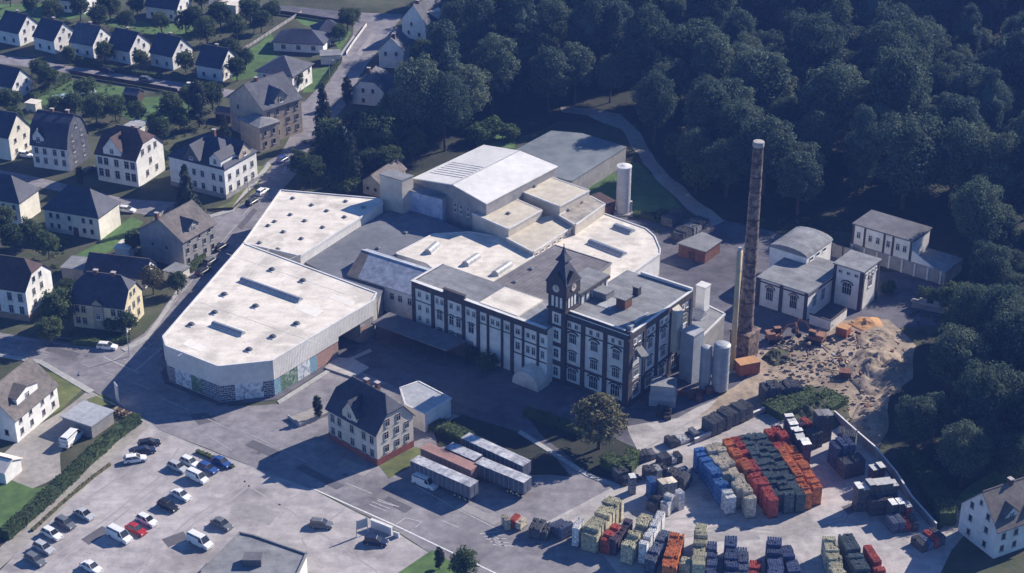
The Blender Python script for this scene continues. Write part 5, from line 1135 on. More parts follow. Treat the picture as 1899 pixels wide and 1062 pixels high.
# rows at the bottom
def z4(x, y): return (900 + x / 4.7475, 860 + y / 4.7475)
G3 = 'rows along the lower edge of the crate yard'
crate_row('widest pale yellow row at the lower left of the yard', z4(1150, 285), z4(910, 590), 3.1, 4.6, 'yellow', group=G3)
crate_row('short white row against the widest yellow row', z4(850, 470), z4(785, 560), 1.3, 4.2, 'white', group=G3)
crate_row('low red row right of the widest yellow row', z4(1180, 490), z4(1050, 650), 1.8, 3.6, 'red', group=G3)
crate_row('dark purple row between the two yellow rows', z4(1265, 470), z4(1120, 660), 1.5, 3.6, 'purple', group=G3)
crate_row('second pale yellow row with a hole in its top', z4(1425, 430), z4(1240, 705), 2.2, 4.4, 'yellow', group=G3, gap=(4,))
crate_row('clean white row right of the second yellow row', z4(1560, 410), z4(1385, 700), 1.5, 4.6, 'white', group=G3)
crate_row('low blue grey row beside the clean white row', z4(1600, 560), z4(1440, 840), 2.0, 3.2, 'bluegrey', group=G3)
crate_row('bright orange row in front of the white row', z4(1690, 590), z4(1620, 880), 2.6, 4.0, 'orange', group=G3)
def z6(x, y): return (1200 + x / 2.717, 880 + y / 2.717)
crate_row('tall narrow yellow row near the bottom middle', z6(276, 240), z6(258, 450), 2.2, 4.6, 'yellow', group=G3)
crate_row('short yellow stack beside the bright orange row', z6(206, 415), z6(190, 450), 2.0, 3.4, 'yellow', group=G3)
crate_row('lower blue row right of the tall narrow yellow row', z6(330, 325), z6(322, 500), 1.8, 3.4, 'navyb', group=G3, zvar=1)
crate_row('tall blue row at the bottom edge of the yard', z6(424, 290), z6(430, 500), 2.2, 4.4, 'navyb', group=G3)
crate_row('grey blue row left of the short red stack', z6(482, 355), z6(488, 500), 1.8, 3.4, 'bluegrey', group=G3)
crate_row('short red stack at the bottom edge between blue rows', z6(545, 420), z6(540, 500), 2.2, 3.0, 'red', group=G3)
crate_row('wide blue row right of the short red stack', z6(640, 310), z6(650, 500), 2.6, 4.2, 'navyb', group=G3, zvar=1)
crate_row('slanting blue row right of the wide blue row', z6(695, 345), z6(760, 500), 2.2, 3.4, 'navyb', group=G3, zvar=1)
crate_row('pale yellow green row beside the grey rows at lower right', z6(915, 300), z6(975, 500), 2.4, 4.4, 'yellow', group=G3)
crate_row('dark grey row between yellow green and red rows', z6(1000, 290), z6(1100, 490), 2.6, 4.0, 'teal', group=G3)
crate_row('slim red row at the right end of the lower rows', z6(1110, 345), z6(1200, 500), 1.5, 4.0, 'red', group=G3)
crate_row('small red and cream stack beside the road markings', (950, 950), (972, 958), 2.2, 2.6, 'red', group=G3, cols=['red', 'cream'])
crate_row('upright cream sheet stack at the yard entrance', (936, 950), (942, 962), 1.0, 2.6, 'cream', group=G3)
crate_row('black low stack between the entrance and the yellow row', (985, 965), (1020, 972), 3.4, 2.6, 'dark', group=G3, zvar=1)
crate_row('blue grey low stack beside the widest yellow row', (1030, 958), (1052, 975), 3.0, 2.8, 'bluegrey', group=G3, zvar=1)
# right side stacks
G4 = 'tall stacks along the right boundary wall'
crate_row('dark stack with long white top near the boundary wall', (1588, 897), (1664, 888), 2.2, 5.6, 'dark', group=G4, lid='white')
crate_row('lower stack with white top nearest the boundary wall corner', (1650, 930), (1690, 925), 2.0, 4.0, 'dark', group=G4, lid='white', cols=['dark', 'dark', 'red'])
crate_row('single stack with pale top behind the long white topped stack', (1615, 862), (1640, 858), 2.0, 4.8, 'purple', group=G4, lid='white')
crate_row('dark stack in the gap in front of the long white topped stack', (1612, 918), (1660, 912), 2.4, 4.0, 'dark', group=G4, zvar=1)
crate_row('dark blue stack right of the crate block', (1545, 822), (1580, 815), 3.4, 5.2, 'navyb', group=G4)
crate_row('tall dark stack with pale lid behind the crate block', (1514, 765), (1542, 761), 2.4, 6.4, 'dark', group=G4, lid='greycrate')
crate_row('dark red low stack beside the tall dark stack', (1478, 782), (1500, 775), 2.6, 3.6, 'red', group=G4, cols=['purple', 'red'])
crate_row('low dark scrap stack near the lower right house', (1700, 1000), (1745, 985), 3.4, 2.0, 'dark', group=G4, zvar=1, cols=['dark', 'bluegrey', 'red', 'dark'])
crate_row('dark uneven stack between dark blue stack and pale lidded stack', (1560, 850), (1600, 842), 3.0, 3.8, 'dark', group=G4, zvar=1)
crate_row('dark stack behind the dark blue stack at the wall bend', (1555, 795), (1590, 800), 2.6, 4.6, 'dark', group=G4, zvar=1)
crate_row('dark low stack along the wall below the white lidded stacks', (1650, 962), (1700, 955), 3.0, 2.4, 'bluegrey', group=G4, zvar=1, cols=['bluegrey', 'red', 'dark'])
crate_row('dark mixed stack next to the tall pale lidded stack', (1500, 800), (1520, 795), 2.6, 3.4, 'dark', group=G4, zvar=1)
# boundary wall of the crate yard
bw = [(1546, 775), (1585, 810), (1622, 842), (1660, 888), (1690, 935), (1735, 985)]
for i in range(5):
    a, b = P(*bw[i]), P(*bw[i + 1]); d = b - a
    if i == 0: wl_ = thing('boundary_wall', 'grey concrete boundary wall along the right side of the crate yard', 'wall', tuple(a))
    mb = MB(); edgebox(mb, a, b, 0, 1.7, .12, .12); mb.build('panel', 'plaster_grey', wl_, world=True)
    mb = MB(); edgebox(mb, a, b, 1.7, 1.8, .16, .16); mb.build('coping', 'white_coping', wl_, world=True)
# curb wall between lane and crate yard
a, b = P(1288, 822), P(1420, 762); lw = thing('retaining_wall', 'low concrete retaining wall between lane and crate yard', 'wall', tuple(a)); mb = MB(); edgebox(mb, a, b, 0, 1.0, .2, .2); mb.build('panel', 'concrete', lw, world=True)
mb = MB(); edgebox(mb, a, b, 1.0, 1.1, .25, .25); mb.build('coping', 'white_coping', lw, world=True)
# ------------------------------------------------------------------ trailers
WHL = None
def wheel_mesh(r, w):
    mb = MB(); T = Matrix.Rotation(R(90), 4, 'X'); mb.tube([(0, 0, -w / 2, r * .92), (0, 0, -w / 2 + .04, r), (0, 0, w / 2 - .04, r), (0, 0, w / 2, r * .92)], 14, 0, True, T)
    mb.tube([(0, 0, -w / 2 - .012, r * .55), (0, 0, w / 2 + .012, r * .55)], 10, 1, True, T); return mb.mesh('wheel', ['rubber', 'metal'])
TW = wheel_mesh(.5, .3)
def trailer(label, back, front, top, side, h=3.9, wd=2.5):
    a, b = P(*back, h), P(*front, h); d = b - a; L_ = d.length; t = thing('box_trailer', label, 'trailer', (a.x, a.y, 0), math.atan2(d.y, d.x), 'parked trailers beside the beige house')
    MB().box(0, L_, -wd / 2, wd / 2, 1.15, h - .06).build('body', side, t); MB().box(-.03, L_ + .03, -wd / 2 - .03, wd / 2 + .03, h - .06, h).build('roof', top, t)
    mb = MB(); mb.box(.3, L_ - .3, -.5, .5, .85, 1.15); mb.build('chassis', 'dark_metal', t)
    n = int(L_ / 1.1)
    mb = MB()
    for i in range(n + 1): mb.box(i * (L_ - .06) / n, i * (L_ - .06) / n + .06, -wd / 2 - .05, -wd / 2, 1.2, h - .1)
    mb.build('side_rib', 'metal', t, kind='stuff')
    for x in (L_ - 1.2, L_ - 2.5, L_ - 3.8):
        for s in (-1, 1): link('wheel', TW, t, (x, s * (wd / 2 - .2), .5))
    for s in (-1, 1): mb = MB(); mb.box(2.4, 2.55, s * .8 - .08, s * .8 + .08, 0, 1.15); mb.build('support_leg', 'dark_metal', t)
    for s in (-1, 1): mb = MB(); mb.box(L_ + .031, L_ + .06, s * .62 - .55, s * .62 + .55, 1.25, h - .15); mb.build('rear_door', side, t)
    return t
def z7(x, y): return (700 + x / 3.933, 780 + y / 3.933)
trailer('nearest box trailer with dirty white roof beside the beige house', z7(270, 270), z7(705, 460), 'trailer_white', 'trailer_side')
trailer('red ended trailer with faded pink grey roof, second from the front', z7(345, 180), z7(710, 340), 'trailer_red', 'trailer_red', 3.7)
trailer('front half of the blue white trailer pair in the middle', z7(740, 285), z7(1095, 430), 'trailer_white', 'trailer_side')
trailer('short white trailer behind the front half of the middle pair', z7(520, 175), z7(735, 268), 'trailer_white', 'trailer_side')
trailer('farthest trailer with dark blue side and grey white roof', z7(640, 105), z7(1090, 310), 'trailer_white', 'trailer_side', 4.1)
# ------------------------------------------------------------------ diggers, skips, van truck
def digger(label, px, rz, sc=1.0):
    t = thing('excavator', label, 'excavator', tuple(P(*px)), rz, 'excavators at work in the sand yard', sc)
    for s in (-1, 1):
        mb = MB(); pr = [(-1.9, .15), (-1.6, 0), (1.6, 0), (1.9, .15), (2.0, .5), (1.7, .9), (-1.7, .9), (-2.0, .5)]
        vs = [(x, s * 1.25 - .3, z) for x, z in pr] + [(x, s * 1.25 + .3, z) for x, z in pr]; mb.add(vs, [tuple(range(8)), tuple(reversed(range(8, 16)))] + [(i, 8 + i, 8 + (i + 1) % 8, (i + 1) % 8) for i in range(8)]); mb.build('track', 'dark_metal', t)
    MB().box(-2.0, 1.3, -1.25, 1.25, 1.0, 1.9).box(-2.2, -.3, -1.2, 1.2, 1.9, 2.5).build('house_body', 'digger', t)
    cb_ = MB().box(-.1, 1.4, .15, 1.2, 1.9, 3.1).build('cab', 'glass', t); MB().box(-.15, 1.45, .1, 1.25, 3.1, 3.2).build('cab_roof', 'digger', cb_)
    mb = MB(); pts = [(1.0, 1.6), (2.6, 4.2), (4.4, 4.6)]; 
    for p, q in zip(pts[:-1], pts[1:]): mb.bar((p[0], -.4, p[1]), (q[0], -.4, q[1]), .28, 0, 4)
    mb.build('boom', 'digger', t); mb = MB(); mb.bar((4.4, -.4, 4.7), (5.4, -.4, 1.9), .22, 0, 4); mb.build('arm', 'digger', t)
    mb = MB(); pr = [(5.0, 2.0), (5.9, 1.9), (6.0, 1.1), (5.4, .6), (4.8, 1.0)]; vs = [(x, -.9, z) for x, z in pr] + [(x, .1, z) for x, z in pr]
    mb.add(vs, [tuple(range(5)), tuple(reversed(range(5, 10)))] + [(i, 5 + i, 5 + (i + 1) % 5, (i + 1) % 5) for i in range(5)]); mb.build('bucket', 'dark_metal', t)
    return t
digger('brown orange excavator with arched boom in the shade of the boiler house', (1437, 632), R(10), .95)
digger('orange excavator with lowered arm in front of the boiler house', (1512, 634), R(150), .95)
def skip(label, px, rz, L_, W_, h, m, name='skip_container', lid=None):
    t = thing(name, label, 'container', tuple(P(*px)), rz); mb = MB(); mb.box(0, L_, 0, W_, .15, h); mb.build('shell', m, t)
    mb = MB()
    for i in range(int(L_ / .8) + 1): mb.box(i * (L_ - .12) / int(L_ / .8), i * (L_ - .12) / int(L_ / .8) + .12, -.07, 0, .2, h - .1)
    mb.build('side_rib', m, t, kind='stuff'); MB().box(-.08, L_ + .08, -.1, W_ + .08, h, h + .1).build('rim', lid or m, t); MB().box(.3, L_ - .3, .3, W_ - .3, 0, .15).build('runner', 'dark_metal', t); return t
skip('orange red skip container beside the steel flue', (1372, 700), R(20), 4.6, 2.8, 2.9, 'container_red', lid='orange_tip')
skip('small orange container between excavator and boiler house', (1549, 622), R(-35), 2.6, 2.2, 2.2, 'container_red', lid='orange_tip')
skip('small rust brown skip in the middle of the sand yard', (1556, 702), R(-10), 2.4, 2.0, 1.5, 'brick_red')
st = thing('container_stack', 'stacked pale green grey containers at the foot of the brewery house', 'container', tuple(P(1203, 752)), R(-10))
MB().box(0, 5.4, 0, 4.0, 0, 2.5).build('lower_container', 'silo', st); MB().box(.2, 5.2, .2, 4.0, 2.5, 4.6).build('upper_container', 'tank', st); MB().box(.1, 5.3, .1, 4.1, 4.6, 4.75).build('lid', 'felt', st); MB().box(-.04, 5.44, -.05, .0, 1.1, 1.3).box(-.04, 5.44, -.06, 0, 2.2, 2.35).build('rail', 'metal', st)
# heap of dark scrap near the tank
for px, lb, m in (((1290, 735), 'dark red scrap bales beside the tanks', 'brick_red'), ((1240, 770), 'dark barrels and boxes against the brewery wall', 'dark_metal')):
    t = thing('scrap_heap', lb, 'scrap', tuple(P(*px))); rr = random.Random(len(lb))
    for i in range(7): mb = MB(); s = rr.uniform(.5, 1.0); mb.box(-s, s, -s * .7, s * .7, 0, rr.uniform(.8, 1.8)); link('bale', mb.mesh('bale', m), t, (rr.uniform(-3, 3), rr.uniform(-1.6, 1.6), 0), rr.uniform(0, 3))
# signs
sg = thing('advertising_sign', 'small grey advertising sign panel on two poles beside the parking lot', 'sign', tuple(P(672, 992)), R(30))
for x in (-1.2, 1.2): MB().bar((x, 0, 0), (x * .8, 0, 3.6), .09, 0, 8).build('pole', 'metal', sg)
MB().box(-1.1, 1.1, -.12, -.02, 1.6, 3.4).build('panel', 'silo', sg)
MB().box(-1.2, 1.2, -.15, .02, 3.4, 3.5).build('frame', 'metal', sg)
wb_ = thing('sign_wall', 'low white sign wall beside the main road at the parking lot', 'sign', tuple(P(688, 978)), R(-33))
MB().box(0, 4.6, 0, .4, 0, 1.7).build('panel', 'white_coping', wb_); MB().box(-.1, 4.7, -.1, .5, 1.7, 1.8).build('coping', 'trim', wb_); MB().box(5.0, 6.2, .1, .4, 0, 1.0).build('side_panel', 'white_coping', wb_)
ws = thing('white_sign', 'tall white sign board at the corner of the crossing', 'sign', tuple(P(219, 748)), R(-60))
MB().box(-1.0, 1.0, -.1, .1, .8, 4.6).build('panel', 'white_coping', ws)
for x in (-.8, .8): MB().bar((x, 0, 0), (x, 0, .9), .07).build('post', 'metal', ws)
MB().box(-1.05, 1.05, -.12, .12, 4.6, 4.7).build('cap', 'metal', ws)
# log pile and timber by the hedge
lg = thing('wood_pile', 'dark stack of split logs beside the crossing hedge', 'wood pile', tuple(P(215, 765)), R(-32))
for i in range(6):
    for j in range(2): mb = MB(); mb.bar((i * .95, -.45, .35 + j * .6), (i * .95, .6, .35 + j * .6), .3, 0, 8); mb.build('log', 'brown_stone' if (i + j) % 2 else 'timber', lg)
# street lamps
def lamp(label, px, rz=0.0):
    t = thing('street_lamp', label, 'street lamp', tuple(P(*px)), rz, 'street lamps along the roads')
    MB().tube([(0, 0, 0, .11), (0, 0, 7, .06)], 8).build('pole', 'metal', t); MB().bar((0, 0, 6.95), (1.3, 0, 7.3), .05).build('arm', 'metal', t); MB().box(1.1, 1.8, -.14, .14, 7.2, 7.36).build('lamp_head', 'silo', t)
lamp('street lamp on the verge beside the cream villa', (462, 372), R(-30)); lamp('street lamp at the bend near the pyramid roofed house', (612, 152), R(-30)); lamp('street lamp at the edge of the crossing below the yellow house', (240, 660), R(-60))
# garden wall group before the beige house
gw = thing('garden_wall', 'low pale garden wall with paved terrace left of the beige house', 'wall', tuple(P(556, 792)), R(40))
MB().box(0, 7.5, 0, .3, 0, .8).build('front', 'concrete', gw); MB().box(0, .3, .3, 4.4, 0, .8).build('side', 'concrete', gw); MB().box(.31, 7.4, .31, 4.3, 0, .12).build('terrace', 'gravel', gw)
# ------------------------------------------------------------------ fences of the gardens
def fence(label, pts, h=1.2, m='plaster_grey', group='garden fences'):
    t = thing('fence', label, 'fence', tuple(P(*pts[0])), 0, group)
    for a, b in zip(pts[:-1], pts[1:]):
        A_, B_ = P(*a), P(*b); n = max(1, int((B_ - A_).length / 2.5))
        for i in range(n):
            p, q = A_.lerp(B_, i / n), A_.lerp(B_, (i + 1) / n); d = (q - p).normalized() * .08; mb = MB(); edgebox(mb, p + d, q - d, .1, h, .03, .03); mb.build('panel', m, t, world=True)
            mb = MB(); mb.bar((p.x, p.y, 0), (p.x, p.y, h + .1), .07, 0, 4); mb.build('post', 'timber', t, world=True)
fence('low white garden wall along the upper road beside the bungalow', [(642, 102), (655, 82), (680, 48)], 1.1, 'white_coping')
fence('pale garden fence across the plots above the bungalow', [(400, 128), (505, 60), (560, 25)], 1.2, 'plaster_grey')
fence('dark fence along the lower side of the residential street', [(130, 138), (250, 158), (330, 172)], 1.4, 'timber')
fence('grey fence beside the hipped cream house', [(232, 462), (300, 400), (320, 385)], 1.1, 'plaster_grey')
fence('low fence around the cream villa lawn', [(384, 392), (432, 389), (470, 352)], .8, 'timber')
fence('dark fence at the foot of the bungalow garden', [(470, 20), (560, 32), (640, 45)], 1.4, 'timber')
# ------------------------------------------------------------------ trees, hedges, bushes
def leaf(vs, fs, p, nrm, s, r):
    n_ = nrm.normalized(); t = n_.orthogonal().normalized(); t = Matrix.Rotation(r.uniform(0, 6.28), 3, n_) @ t; b = n_.cross(t)
    o = len(vs); k = r.uniform(.55, 1.0); bend = n_ * (-s * .25)
    vs += [p - t * s * .5 + bend * .6, p - b * s * .38 * k, p + t * s * .5 + bend * .6, p + b * s * .38 * k]
    fs.append((o, o + 1, o + 2, o + 3))
def crown_mesh(seed, RX, RZ, zc, clumps, per, ls, kind='round', m='leaf_forest'):
    r = random.Random(seed); vs, fs = [], []
    cs = []
    for i in range(clumps):
        g = i / clumps
        if kind == 'cone':
            h = r.random() ** .8; rad = RX * (1 - h) * .78 + .25; a = r.uniform(0, 6.28); cs.append((Vector((rad * math.cos(a), rad * math.sin(a), zc - RZ + 2 * RZ * h)), RX * .36 * (1 - .55 * h)))
        elif kind == 'column':
            h = r.random(); prof = math.sin(math.pi * (.12 + .83 * h)) ** .6; a = r.uniform(0, 6.28); rad = RX * prof * .72; cs.append((Vector((rad * math.cos(a), rad * math.sin(a), zc - RZ + 2 * RZ * h)), RX * .42))
        else:
            # golden spiral over the ellipsoid, denser at the top, plus a second shell of broken lobes
            z = 1 - 1.75 * ((i + .5) / clumps); rr = math.sqrt(max(0, 1 - z * z)); a = i * 2.39996 + r.uniform(-.4, .4); k = r.uniform(.55, .86)
            lob = 1 + .18 * noise.noise(Vector((math.cos(a) * 1.3 + seed, math.sin(a) * 1.3, z * 1.5)))
            cs.append((Vector((RX * rr * math.cos(a) * k * lob, RX * rr * math.sin(a) * k * lob, zc + RZ * z * k * lob)), RX * r.uniform(.22, .44)))
    for c, cr in cs:
        n = int(per * (cr / (RX * .3)) ** 1.6)
        sq = r.uniform(.65, .9)
        for _ in range(n):
            d = Vector((r.gauss(0, 1), r.gauss(0, 1), r.gauss(.35, 1))).normalized()
            rad = cr * (r.random() ** .35) * r.uniform(.85, 1.12); p = c + Vector((d.x * rad, d.y * rad, d.z * rad * sq))
            nn = d + Vector((r.gauss(0, .33), r.gauss(0, .33), r.gauss(.25, .33))); leaf(vs, fs, p, nn, ls * r.uniform(.6, 1.35), r)
    # shaded inner boughs so that the crown is not see-through everywhere
    o = len(vs); nseg, nr = 9, 6; kk = .52
    for j in range(nr + 1):
        t = j / nr
        for i in range(nseg):
            a = 6.28318 * i / nseg
            if kind == 'cone': rad = RX * .6 * (1 - t); z = zc - RZ + 2 * RZ * t * .95
            elif kind == 'column': rad = RX * .6 * math.sin(math.pi * min(.98, .06 + .9 * t)); z = zc - RZ * .95 + 1.9 * RZ * t
            else: rad = RX * kk * math.sin(math.pi * min(.985, .03 + .95 * t)); z = zc - RZ * kk + 2 * RZ * kk * t
            q = 1 + .35 * noise.noise(Vector((i * .9 + seed, t * 4, seed))); vs.append(Vector((rad * q * math.cos(a), rad * q * math.sin(a), z)))
    for j in range(nr):
        for i in range(nseg): fs.append((o + j * nseg + i, o + j * nseg + (i + 1) % nseg, o + (j + 1) * nseg + (i + 1) % nseg, o + (j + 1) * nseg + i))
    mb = MB(); mb.add(vs, fs); return mb.mesh('crown', m)
def trunk_mesh(seed, h, r0, zc, RX, m='bark', limbs=6):
    r = random.Random(seed); mb = MB(); a, b = r.uniform(-.3, .3), r.uniform(-.3, .3)
    mb.tube([(0, 0, -.3, r0 * 1.35), (0, 0, .5, r0), (a * .5, b * .5, h * .5, r0 * .75), (a, b, h * .9, r0 * .3)], 8)
    for i in range(limbs):
        t = r.uniform(.35, .8); an = r.uniform(0, 6.28); L_ = RX * r.uniform(.45, .8); p = Vector((a * t, b * t, h * t)); mb.bar(p, p + Vector((math.cos(an) * L_, math.sin(an) * L_, L_ * .7)), r0 * .22, 0, 5)
    return mb.mesh('trunk', m)
TREES = {}
def make_kind(key, n, RX, RZ, h, clumps, per, ls, kind, m, r0=.35):
    TREES[key] = []
    for i in range(n):
        s = 100 * len(TREES) + i; rx = RX * (1 + .1 * math.sin(i * 2.3)); zc = h - RZ * .86
        TREES[key].append((trunk_mesh(s, h * .85, r0, zc, rx), crown_mesh(s, rx, RZ, zc, clumps, per, ls, kind, m)))
make_kind('forest', 7, 6.9, 9.0, 20, 72, 150, .62, 'round', 'leaf_forest', .42)
make_kind('forest_pale', 3, 5.6, 7.6, 17, 60, 140, .56, 'round', 'leaf_pale', .35)
make_kind('forest_deep', 3, 5.2, 10.5, 23, 70, 130, .58, 'column', 'leaf_deep', .4)
make_kind('garden', 4, 3.2, 3.4, 7.6, 44, 46, .55, 'round', 'leaf_garden', .2)
make_kind('conifer', 3, 3.4, 7.0, 14.5, 90, 34, .6, 'cone', 'leaf_conifer', .28)
make_kind('column', 2, 2.2, 5.0, 10.5, 60, 34, .5, 'column', 'leaf_conifer', .22)
make_kind('bush', 3, 1.7, 1.3, 2.3, 30, 30, .34, 'round', 'leaf_garden', .08)
make_kind('dry', 1, 3.6, 4.2, 9.0, 50, 52, .55, 'round', 'leaf_dry', .25)
make_kind('bright', 2, 2.2, 1.8, 3.4, 34, 40, .42, 'round', 'leaf_bright', .1)
TCOUNT = {}
def tree(key, pos, label, sc=1.0, group=None, name=None, cat='tree', zs=None):
    p = P(*pos) if len(pos) == 2 else Vector(pos)
    i = TCOUNT.get(key, 0); TCOUNT[key] = i + 1; tk, cr_ = TREES[key][i % len(TREES[key])]
    nm = name or dict(forest='forest_tree', forest_pale='forest_tree', forest_deep='forest_tree', garden='garden_tree', conifer='conifer', column='columnar_tree', bush='bush', dry='broadleaf_tree', bright='bush')[key]
    t = thing(nm, label, cat, (p.x, p.y, 0), rnd.uniform(0, 6.28), group, (sc, sc, sc * (zs or 1)))
    link('trunk', tk, t); link('crown', cr_, t); return t
def inside(p, poly):
    c = False; n = len(poly)
    for i in range(n):
        a, b = poly[i], poly[(i + 1) % n]
        if (a.y > p.y) != (b.y > p.y) and p.x < (b.x - a.x) * (p.y - a.y) / (b.y - a.y) + a.x: c = not c
    return c
FOR = [([(850, -75), (862, 60), (830, 125), (790, 195), (755, 285), (800, 292), (870, 262), (985, 222), (1090, 188), (1160, 195), (1215, 225), (1250, 320), (1320, 375), (1420, 405), (1560, 388), (1700, 405), (1775, 455), (1990, 470), (1990, -75)], 12.4, 'deciduous tree of the dense forest behind the brewery', 'forest behind the brewery'),
       ([(1790, 470), (1990, 470), (1990, 905), (1860, 872), (1790, 885), (1735, 850), (1700, 800), (1715, 740), (1765, 680), (1815, 610)], 8.0, 'deciduous tree of the wood along the right edge beside the sand yard', 'wood beside the sand yard')]
fr = random.Random(42); NF = 0
for px, sp_f, lb, gp in FOR:
    poly = PP(px); xs = [p.x for p in poly]; ys = [p.y for p in poly]
    y = min(ys); row = 0
    while y < max(ys):
        x = min(xs) + (row % 2) * sp_f * .5
        while x < max(xs):
            p = Vector((x + fr.uniform(-4, 4), y + fr.uniform(-4, 4), 0))
            if inside(p, poly):
                kf = fr.choice(('forest',) * 6 + ('forest_pale',) * 3 + ('forest_deep',) * 2); kl = dict(forest='', forest_pale='pale leaved ', forest_deep='tall dark ')[kf]
                if fr.random() < .05: x += sp_f; continue
                tree(kf, p, kl + lb, fr.choice((.68, .82, .92, 1.0, 1.08, 1.2, 1.32)) * (1 if sp_f > 11 else .66), gp, zs=fr.uniform(.85, 1.25)); NF += 1
            x += sp_f
        y += sp_f * .9; row += 1
print('forest trees', NF)
